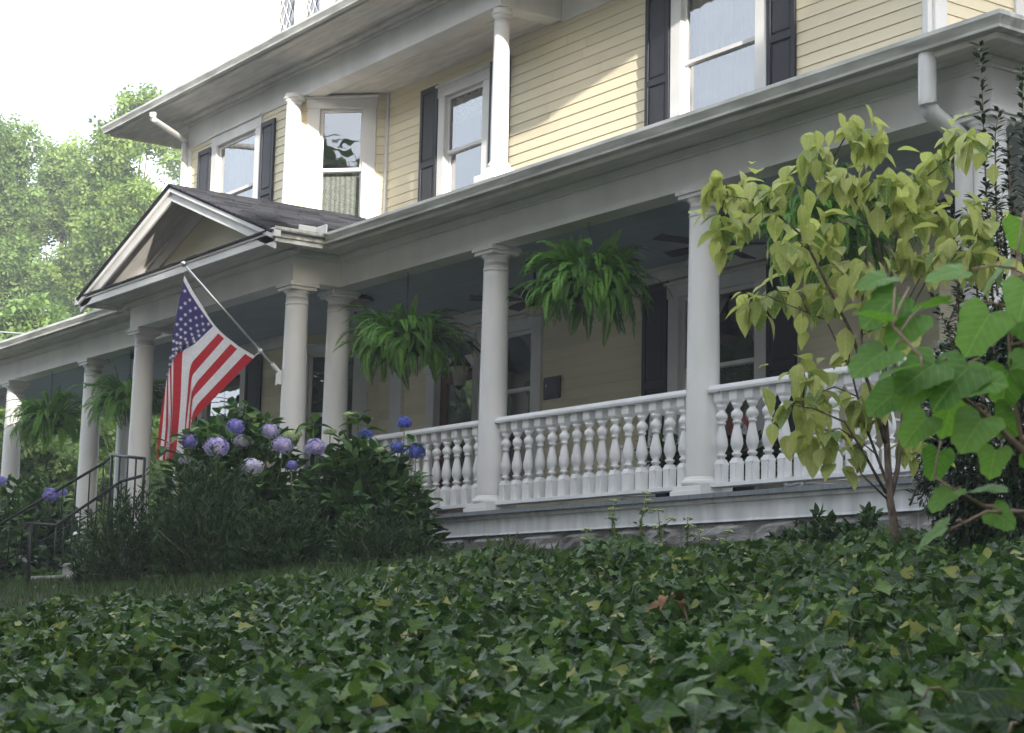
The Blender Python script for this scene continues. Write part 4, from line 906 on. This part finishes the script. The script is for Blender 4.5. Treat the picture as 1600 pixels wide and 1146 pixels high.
# ------------------------------------------------------------------ dogwood tree
DD = 9.0
dg = thing('dogwood_tree', at(1397, 855, DD), 'slender dogwood tree with drooping yellow green leaves before the balustrade', 'tree')
mb = MB(); BR = []
def branch(pts, r0, r1):
    P_ = [at(x, y, DD+d) for x, y, d in pts]; n_ = len(P_); mb.tube(P_, [.8*(r0+(r1-r0)*k/(n_-1)) for k in range(n_)], 7)
    for a, b in zip(P_, P_[1:]):
        for q in range(8): BR.append(a.lerp(b, q/8))
    BR.append(P_[-1])
branch([(1399, 870, 0), (1397, 820, 0), (1390, 780, 0), (1386, 700, .02), (1380, 620, .05), (1384, 520, .05), (1383, 440, .05), (1362, 330, 0), (1345, 225, 0)], .030, .006)
branch([(1392, 775, 0), (1402, 735, .05), (1412, 640, .1), (1395, 560, .15), (1390, 450, .2), (1402, 360, .2), (1420, 300, .2), (1500, 232, .1)], .018, .004)
branch([(1382, 690, 0), (1360, 610, -.1), (1345, 560, -.1), (1349, 420, -.1), (1356, 350, -.1), (1300, 250, -.1)], .013, .004)
branch([(1370, 640, 0), (1330, 520, -.1), (1270, 400, -.2), (1255, 370, -.2), (1190, 315, -.25), (1130, 305, -.3)], .012, .003)
branch([(1384, 770, 0), (1345, 700, -.1), (1320, 660, -.15), (1275, 640, -.2), (1235, 632, -.25)], .010, .003)
branch([(1386, 780, 0), (1345, 740, -.1), (1340, 720, -.1)], .007, .003)
branch([(1388, 760, 0), (1350, 660, .1), (1330, 580, .1), (1290, 500, 0), (1215, 470, -.1)], .010, .003)
branch([(1390, 600, .1), (1430, 470, .2), (1470, 400, .2), (1540, 360, .2)], .009, .003)
branch([(1392, 520, .1), (1440, 430, .0), (1480, 415, 0)], .006, .003)
dleaf = [leaf_mesh('leaf', OV, dogm, .140, f_, c_) for f_, c_ in ((.25, .15), (.45, .3), (.55, .2), (.2, .4), (.7, .25))]
EX = []
CL = [(1268, 232, 5), (1340, 205, 7), (1372, 215, 6), (1425, 278, 6), (1462, 255, 6), (1496, 214, 7), (1522, 222, 5), (1130, 290, 5), (1172, 293, 6), (1210, 300, 6), (1245, 285, 5), (1125, 345, 5), (1165, 350, 4), (1262, 360, 6), (1312, 285, 6), (1345, 280, 5), (1392, 280, 5), (1398, 310, 5), (1425, 335, 5), (1472, 338, 6), (1505, 335, 6), (1545, 350, 5), (1228, 385, 6), (1300, 415, 6), (1345, 425, 5), (1300, 350, 5), (1410, 400, 6), (1442, 400, 7), (1480, 395, 7), (1520, 395, 6), (1545, 415, 5), (1212, 455, 6), (1178, 475, 5), (1242, 455, 5), (1275, 465, 5), (1290, 465, 4), (1332, 545, 4), (1258, 580, 5), (1238, 632, 5), (1275, 615, 6), (1340, 625, 6), (1362, 635, 5), (1252, 685, 4), (1290, 680, 5), (1328, 700, 5), (1400, 520, 3), (1420, 690, 4), (1370, 490, 3)]
for x, y, n_ in CL:
    p = at(x, y, DD+random.uniform(-.3, .25)); b = min(BR, key=lambda q: (q-p).length+(.4 if q.z > p.z else 0)*.2); mid = b.lerp(p, .55)+Vector((0, 0, .04))
    mb.tube([b, mid, p], [.0045, .0035, .0025], 5); nodes = [p, p.lerp(mid, .35), p.lerp(mid, .75)]
    for q in range(n_+6):
        an = random.uniform(0, 6.28); s = Vector((math.cos(an), math.sin(an), 0)); nd = nodes[min(2, q//3)]
        if q >= n_: EX.append((p+Vector(unit(1)[0])*.07, s)); continue
        dr = random.uniform(-1.9, -.1); d_ = s*.75+Vector((0, 0, dr)); put('leaf', random.choice(dleaf), dg, nd+s*.015, d_, s+Vector((0, 0, .75)), random.uniform(.68, 1.12))
mb.build('trunk', barkm, dg)
EX += [(a+Vector((random.uniform(-.09, .09), random.uniform(-.09, .09), random.uniform(-.1, .1))), s) for a, s in EX]; n = len(EX)
prop(scatter('small_leaves', *leaf_t(OV, 1, .35, .3), [tuple(a) for a, s in EX], [(s.x*.75, s.y*.75, random.uniform(-1.9, .2)) for a, s in EX], [(s.x, s.y, .75) for a, s in EX], rng.uniform(.06, .15, n), rng.uniform(0, 1, n), dogm, dg, True), kind='stuff')

# ------------------------------------------------------------------ privet shrub at the right edge
pv = thing('privet_shrub', at(1560, 880, 9.9), 'tall dark privet shrub with upright sprigs at the porch corner', 'shrub')
mb = MB(); Ps = []; Ds = []
def sprig(pts, dens, dd):
    dens *= 1.5
    P_ = [at(x, y, dd) for x, y in pts]; mb.tube(P_, [.007-.005*k/(len(P_)-1) for k in range(len(P_))], 5)
    for a, b in zip(P_, P_[1:]):
        ax = (b-a).normalized()
        for q in range(int((b-a).length*dens)+1):
            p = a.lerp(b, random.random()); an = random.uniform(0, 6.28); s = Vector((math.cos(an), math.sin(an), 0)); Ps.append(p+s*.006); Ds.append(s+ax*.6)
for pts in ([(1552, 480), (1541, 300), (1536, 180), (1532, 72)], [(1560, 420), (1556, 300), (1555, 210), (1562, 170)], [(1590, 420), (1580, 300), (1575, 220), (1590, 190)], [(1605, 400), (1600, 250), (1597, 110)], [(1530, 480), (1520, 400), (1512, 330)], [(1575, 420), (1565, 330), (1542, 300)], [(1612, 500), (1590, 350), (1570, 250)], [(1500, 520), (1495, 420), (1490, 330)], [(1545, 420), (1552, 330), (1575, 290)]): sprig(pts, 95, 9.7+random.uniform(-.2, .3))
for k in range(60):
    x = random.uniform(1425, 1680); y0 = random.uniform(430, 800); y1 = y0-random.uniform(60, 150); d_ = 9.6+random.uniform(-.5, .8)
    if x < 1500 and y0 < 560: continue
    sprig([(x+random.uniform(-30, 30), y0), (x, (y0+y1)/2), (x+random.uniform(-30, 30), y1)], 80, d_)
for k in range(10): a = at(1575+random.uniform(-20, 20), 900, 9.9); b = at(random.uniform(1450, 1660), random.uniform(430, 620), 9.8); mb.tube([a, a.lerp(b, .5)+Vector((0, 0, .05)), b], [.014, .01, .004], 6)
mb.build('stems', twigm, pv)
n = 15000; cc = np.array(at(1580, 690, 10.0)); D = unit(n); Pm = cc+D*(rng.uniform(.25, 1, (n, 1))**.45)*np.array([.58, .45, .74]); z, px, py = inview(Pm)
kp = (px > 1400+25*np.sin(py*.05)); Pm = Pm[kp]; D = D[kp]
PA = np.concatenate([np.array([tuple(p) for p in Ps]), Pm]); DA = np.concatenate([np.array([tuple(p) for p in Ds]), D+unit(len(D))*.9]); n = len(PA)
prop(scatter('foliage', *leaf_t([(0, .03), (.3, .2), (.65, .19), (1, .02)], 1, .25, .2), PA, DA, np.tile([0, -.2, 1.], (n, 1))+unit(n)*.4, rng.uniform(.036, .062, n), rng.uniform(0, 1, n), hollm, pv), kind='stuff')

# ------------------------------------------------------------------ big leaved sapling close to the camera
sp = thing('broadleaf_sapling', at(1640, 960, 3.4), 'young sapling with large bright green lobed leaves close in front', 'sapling')
def lobed(seed):
    r = random.Random(seed); out = []; n_ = 44
    for k in range(n_+1):
        th = math.pi*(k/n_)*.985; lob = 1+.16*math.cos(3*th)+.03*math.cos(14*th)-.45*max(0, math.cos(th+math.pi))**6*1.0
        rad = (.5+.12*math.cos(th))*lob+r.uniform(-.012, .012); out.append((rad*math.sin(th), .46+rad*math.cos(th)))
    cv = r.uniform(.15, .4); fo = r.uniform(.05, .3); C = (0, .30)
    ring = out+[(-a, b) for a, b in out[-2:0:-1]]; v = []; m_ = len(ring)
    def zz(x, y): return fo*abs(x)-cv*(y-.2)**2-.25*x*x+.02*math.sin(y*16)*min(1, abs(x)*4)
    for s in (.0, .35, .7, 1.0):
        for a, b in ring: x, y = C[0]+(a-C[0])*s, C[1]+(b-C[1])*s; v.append((x, y, zz(x, y)))
    f = [(q*m_+k, (q+1)*m_+k, (q+1)*m_+(k+1) % m_, q*m_+(k+1) % m_) for q in range(3) for k in range(m_)]
    return fast_mesh('leaf', v, f, sapm, None, True, v)
sl_m = [lobed(k) for k in range(6)]
mb = MB(); DS = 3.45
st1 = [at(1650, 850, DS), at(1600, 705, DS), at(1540, 650, DS), at(1490, 610, DS-.05), at(1450, 570, DS-.1), at(1395, 510, DS-.1)]
st2 = [at(1650, 850, DS), at(1590, 800, DS), at(1535, 790, DS), at(1490, 765, DS), at(1460, 745, DS)]
st3 = [at(1600, 705, DS), at(1580, 600, DS+.05), at(1575, 500, DS+.1), at(1590, 400, DS+.1)]
st4 = [at(1600, 800, DS), at(1540, 800, DS-.1), at(1480, 830, DS-.1)]
for s_, r0 in ((st1, .007), (st2, .005), (st3, .005), (st4, .004)): mb.tube(s_, [r0*(1-.6*k/(len(s_)-1)) for k in range(len(s_))], 7)
NODES = [a.lerp(b, q/5) for s_ in (st1, st2, st3, st4) for a, b in zip(s_, s_[1:]) for q in range(6)]
# leaf base, tip (photo px), size factor, facing
for bx, by, tx, ty, dz, sc, tilt in ((1420, 450, 1310, 530, 0, 1.05, (.45, -.6, .6)), (1400, 430, 1320, 450, .05, .8, (.3, -.6, .7)), (1440, 480, 1370, 560, .0, .95, (.5, -.7, .5)), (1400, 540, 1300, 590, -.1, 1.0, (.4, -.6, .7)), (1420, 600, 1345, 650, -.05, .9, (.5, -.8, .4)), (1460, 640, 1400, 700, 0, .85, (.5, -.8, .4)), (1520, 420, 1450, 430, .1, .85, (.3, -.5, .8)), (1560, 690, 1540, 760, 0, .7, (.5, -.8, .4)), (1600, 690, 1640, 740, 0, .8, (.5, -.8, .4)), (1500, 470, 1400, 480, .1, .9, (0, 0, 1)), (1560, 470, 1500, 560, -.05, 1.1, (.6, -.8, .35)), (1530, 560, 1460, 620, -.1, 1.15, (.5, -.8, .4)), (1480, 560, 1400, 600, -.1, 1.05, (.6, -.7, .5)),
    (1440, 575, 1300, 575, -.15, .8, (0, -.2, 1)), (1545, 640, 1500, 700, -.05, 1.0, (.6, -.8, .4)), (1580, 560, 1560, 640, .0, .95, (.6, -.8, .4)), (1610, 430, 1590, 500, .05, 1.0, (.6, -.8, .4)), (1620, 540, 1600, 610, .05, 1.0, (.6, -.8, .5)), (1490, 610, 1470, 720, .0, .85, (.9, -.3, .1)), (1450, 570, 1390, 660, -.1, .9, (.5, -.8, .35)),
    (1540, 640, 1600, 680, 0, .8, (.5, -.8, .4)), (1500, 760, 1440, 800, 0, .75, (.2, -.5, .9)), (1510, 770, 1560, 750, 0, .8, (.2, -.3, 1)), (1540, 790, 1580, 820, -.05, .6, (.4, -.8, .5)), (1495, 815, 1430, 850, -.1, .9, (.2, -.4, .9)), (1470, 690, 1450, 790, .05, .7, (.8, -.4, .3)), (1590, 400, 1500, 460, .15, .9, (.1, -.2, 1)), (1600, 330, 1590, 400, .2, .8, (.5, -.8, .4)),
    (1580, 480, 1640, 540, .1, .9, (.5, -.8, .4)), (1490, 600, 1560, 590, -.1, .9, (.5, -.8, .5)), (1400, 510, 1340, 480, -.1, .8, (0, -.1, 1))):
    b, e = at(bx, by, DS+dz), at(tx, ty, DS+dz+random.uniform(-.08, .05)); nd = min(NODES, key=lambda q: (q-b).length); mb.tube([nd, nd.lerp(b, .5)+Vector((0, 0, .006)), b], [.003, .0022, .002], 5)
    put('leaf', random.choice(sl_m), sp, b, e-b, tilt, .092*sc)
mb.build('stem', twigm, sp)

# ------------------------------------------------------------------ trees
def tree(base, H, clumps, nspray, leaf, m, label, group, trunk_r=.25, name='leafy_tree'):
    base = Vector(base); t = thing(name, base, label, 'tree', group); mb = MB()
    cl = []
    for (dx, dy, dz, r) in clumps: cl.append((np.array([base.x+dx, base.y+dy, base.z+dz]), r))
    top = base+Vector((random.uniform(-.4, .4), random.uniform(-.4, .4), H*.8))
    mb.tube([base-Vector((0, 0, .3)), base.lerp(top, .35)+Vector((.12, -.1, 0)), base.lerp(top, .7), top], [trunk_r, trunk_r*.75, trunk_r*.45, trunk_r*.15], 8)
    for c, r in cl:
        c_ = Vector(c); f_ = max(.2, min(.85, (c_.z-base.z)/H*.75)); s = base.lerp(top, f_); mb.tube([s, s.lerp(c_, .5)+Vector((0, 0, -.1*r)), c_], [trunk_r*.35, trunk_r*.2, trunk_r*.06], 6)
    mb.build('trunk', barkm, t)
    w_ = np.array([r**2 for c, r in cl]); q = rng.choice(len(cl), nspray, p=w_/w_.sum()); C_ = np.array([c for c, r in cl])[q]; R__ = np.array([r for c, r in cl])[q]
    D = unit(nspray); rr = rng.uniform(.0, 1, nspray)**.38; wob = 1+.28*np.sin(D[:, 0]*5+q)*np.cos(D[:, 1]*6-q)
    P_ = C_+D*(R__*rr*wob)[:, None]*np.array([1, 1, .72])
    tv = []; tf = []
    for k in range(6):
        a = k*1.05+random.uniform(-.3, .3); o = np.array([math.cos(a)*.35, math.sin(a)*.35, random.uniform(-.3, .3)]); d = np.array([math.cos(a), math.sin(a), random.uniform(-.7, .2)]); s = np.cross(d, [0, 0, 1.]); s = s/np.linalg.norm(s)*.34
        i = len(tv); tv += [tuple(o), tuple(o+d*.5+s), tuple(o+d*1.1), tuple(o+d*.5-s)]; tf.append((i, i+1, i+2, i+3))
    tn = np.clip(.5+rng.normal(0, .22, nspray)+.12*np.sin(q*2.1), 0, 1)
    prop(scatter('crown', tv, tf, P_, unit(nspray)+np.array([0, 0, -.2]), np.tile([0, 0, 1.], (nspray, 1))+unit(nspray)*.6, rng.uniform(.75, 1.25, nspray)*leaf, tn, m, t), kind='stuff')
    return t
def blob(n, rx, ry, z0, z1, r0, r1, seed):
    r = random.Random(seed); out = []
    for k in range(n):
        a = r.uniform(0, 6.28); q = math.sqrt(r.random()); z = z0+(z1-z0)*((k+.5)/n); tp = 1-.75*((z-z0)/(z1-z0))**2; out.append((math.cos(a)*q*rx*tp, math.sin(a)*q*ry*tp, z, r.uniform(r0, r1)))
    return out
BGp = 'trees beyond the left end of the porch'
def bgtree(px, dd, top, rx, m, label, seed, n=9000, z0=2.0, leaf=.15, nb=26):
    b = at(px, 985, dd); b.z = -1.4; H = (985-top)/FPX*dd+.3
    tree(b, H, blob(nb, rx, rx, z0, H-1.0, .8, 1.5, seed), n, leaf, m, label, BGp, .22)
bgtree(165, 60, 82, 2.5, tree1m, 'tall pale green tree rising closest to the house eave', 3, 11000)
bgtree(60, 66, 180, 2.6, tree1m, 'rounded pale green tree left of the tallest one', 5, 10000)
bgtree(-45, 62, 150, 2.4, tree2m, 'green tree cut by the left edge of the photo', 8, 9000)
bgtree(262, 70, 180, 2.3, tree1m, 'pale tree showing just under the house eave', 11, 9000)
bgtree(110, 80, 230, 5.0, tree2m, 'broad darker tree behind the pale ones', 14, 12000, 1.0, .2)
bgtree(20, 48, 430, 2.2, tree2m, 'low leafy tree above the porch gutter', 17, 7000, 1.0)
for k, (px, dd, top, lab) in enumerate(((20, 36, 640, 'sunlit bush seen past the leftmost column'), (110, 38, 650, 'sunlit bush seen under the leftmost fern'), (190, 40, 655, 'sunlit bush seen between the columns left of the flag'))):
    b = at(px, 985, dd); b.z = -1.0; H = (985-top)/FPX*dd
    tree(b, H, blob(16, 1.9, 1.9, .6, H-.4, .6, 1.0, 30+k), 4500, .12, tree1m, lab, 'sunlit bushes beyond the porch', .08, 'garden_bush')
# unseen trees added beside and before the yard to block sun and sky
def colcrown(n, r, z0, z1, seed):
    q = random.Random(seed); out = []
    for k in range(n):
        a = q.uniform(0, 6.28); d = r*math.sqrt(q.random())*.8; z = z0+(z1-z0)*(k+.5)/n; out.append((math.cos(a)*d, math.sin(a)*d, z, q.uniform(1.0, 1.5)))
    return out
SG = 'unseen trees added to block sun and sky'
tree((20.5, -2.0, -1.8), 9.0, colcrown(40, 3.0, 0, 8.0, 61), 8000, .42, tree3m, 'unseen broad side tree added to block the sun nearest the porch corner', SG, .3, 'offscreen_tree')  # unseen side crowns, set to block low sun but spare the gallery column
tree((20.5, -6.9, -1.8), 10.8, colcrown(36, 2.1, 0, 9.6, 64), 6500, .42, tree3m, 'unseen low side tree added to block the sun between two taller ones', SG, .3, 'offscreen_tree')
tree((22.6, -7.6, -1.8), 11.5, colcrown(40, 2.2, 4, 10.6, 66), 6500, .42, tree3m, 'unseen second row side tree added to keep sun off the columns', SG, .3, 'offscreen_tree')
tree((20.5, -10.2, -1.8), 12, colcrown(44, 3.0, 0, 11.6, 62), 8500, .42, tree3m, 'unseen tallest side tree added to block the sun', SG, .3, 'offscreen_tree')
tree((20.5, -16, -1.8), 11, colcrown(40, 3.2, 0, 10.8, 63), 8000, .42, tree3m, 'unseen side tree added to block the sun farthest from the house', SG, .3, 'offscreen_tree')
tree((-2.5, -11.5, -1.8), 13, [(dx, dy, dz, rr) for dx, dy, dz, rr in ((-4.5, 3.4, 9.0, 1.9), (-3.2, 4.2, 8.8, 1.9), (-5, 1.2, 8.6, 2.1), (-2.5, 1.6, 8.4, 2.1), (0.2, 1.4, 8.0, 1.9), (2.6, .6, 8.2, 1.8), (-4.5, -1.5, 8.8, 2.2), (-1.5, -1.2, 8.8, 2.2), (1.5, -1.6, 8.8, 2.1))], 6500, .4, tree3m, 'unseen wide spreading tree added to darken the left yard', SG, .32, 'unseen_shade_tree')  # unseen canopy added above the view to darken the left ivy
tree((4.5, -13.5, -1.8), 12, [(dx, dy, dz, rr) for dx, dy, dz, rr in ((-2.5, 3, 8.8, 1.8), (-.5, 3.4, 8.6, 1.8), (1.2, 2.6, 9, 1.7), (-2.8, 1, 9.6, 2), (-.4, 1.2, 9.8, 2), (1.5, .6, 9.6, 1.8), (-1.5, -1, 10.4, 2), (.8, -1, 10.4, 1.8), (-.4, 1.6, 11, 1.9))], 4500, .4, tree3m, 'unseen tree beside the camera added to darken the ivy', SG, .28, 'unseen_shade_tree')  # second unseen canopy, added to darken the ivy at bottom centre
tree((20.5, .25, -1.8), 12.4, colcrown(36, 2.3, 0, 11.2, 65), 6500, .42, tree3m, 'unseen side tree added to keep sun off the upper walls', SG, .3, 'offscreen_tree')
S_ = tree((-24, -21, -1.8), 13, blob(28, 4.4, 4.4, 4.0, 12.4, 1.3, 2.0, 51), 6000, .34, tree2m, 'leafy tree across the street mirrored in the upper windows', 'trees across the street', .3, 'offscreen_tree')
def low(seed, H=9.0, r=2.3): return colcrown(26, r, 1.2, H, seed)
for k, (x, y, H, lb) in enumerate(((3, -16, 8.5, 'unseen dense tree added to dim the sky facing the dogwood'), (-2.5, -15.5, 9, 'unseen dense tree added to dim the sky facing the balustrade'), (-8, -14, 12, 'unseen dense tree added to dim the sky facing the hydrangeas'), (-13.5, -14, 13, 'unseen dense tree added to dim the sky facing the flag'), (-19, -14.5, 12, 'unseen dense tree added to dim the sky facing the leftmost columns'), (12.2, -2.6, 8.5, 'unseen dense tree added to cut side light beside the privet shrub'), (12.5, 3.5, 9, 'unseen dense tree added to cut side light beside the house'))):
    tree((x, y, -1.8), H, low(70+k, H, 2.5 if k < 5 else 2.0), 5200, .34, tree3m, lb, 'unseen dense trees added to dim the porch', .2, 'added_yard_tree')  # unseen trees added to cut low sky light on the porch
for x, y, rz, s in ((-36, -20, 2.3, 1.1),):
    c = S_.copy(); COL.objects.link(c); c.location = (x, y, -1.8); c.rotation_euler = (0, 0, rz); c.scale = (s, s, s)
    for ch in S_.children: q = ch.copy(); COL.objects.link(q); q.parent = c
    c['label'] = 'larger leafy tree farther along across the street'
mb = MB(); mb.box(-105, 36, -24, -17, -1.72, -1.70); prop(mb.build('street', conc), 'unseen pale street in front of the yard, added to bounce light', kind='structure')  # out of view, added as pale ground that bounces sky light
# overhead service cable
mb = MB(); a, b = at(-40, 512, 40), at(40, 522, 38); mb.tube([a, a.lerp(b, .5)-Vector((0, 0, .03)), b, atY(60, 540, 3)], .02, 6); prop(mb.build('service_cable', wirem), 'grey overhead cable reaching the left end of the porch roof', 'cable')

# thin summer haze round the whole scene
mb = MB(); mb.box(-110, 40, -40, 70, -3.0, 24); hm = bpy.data.materials.new('haze_air'); hm.use_nodes = True; hn = hm.node_tree.nodes; hn.remove(hn['Principled BSDF'])
pv_ = hn.new('ShaderNodeVolumePrincipled'); pv_.inputs['Density'].default_value = .0019; pv_.inputs['Color'].default_value = (.93, .96, 1, 1); pv_.inputs['Anisotropy'].default_value = .2
hm.node_tree.links.new(pv_.outputs[0], hn['Material Output'].inputs['Volume']); prop(mb.build('haze', hm), 'thin pale summer haze in the air', kind='stuff')
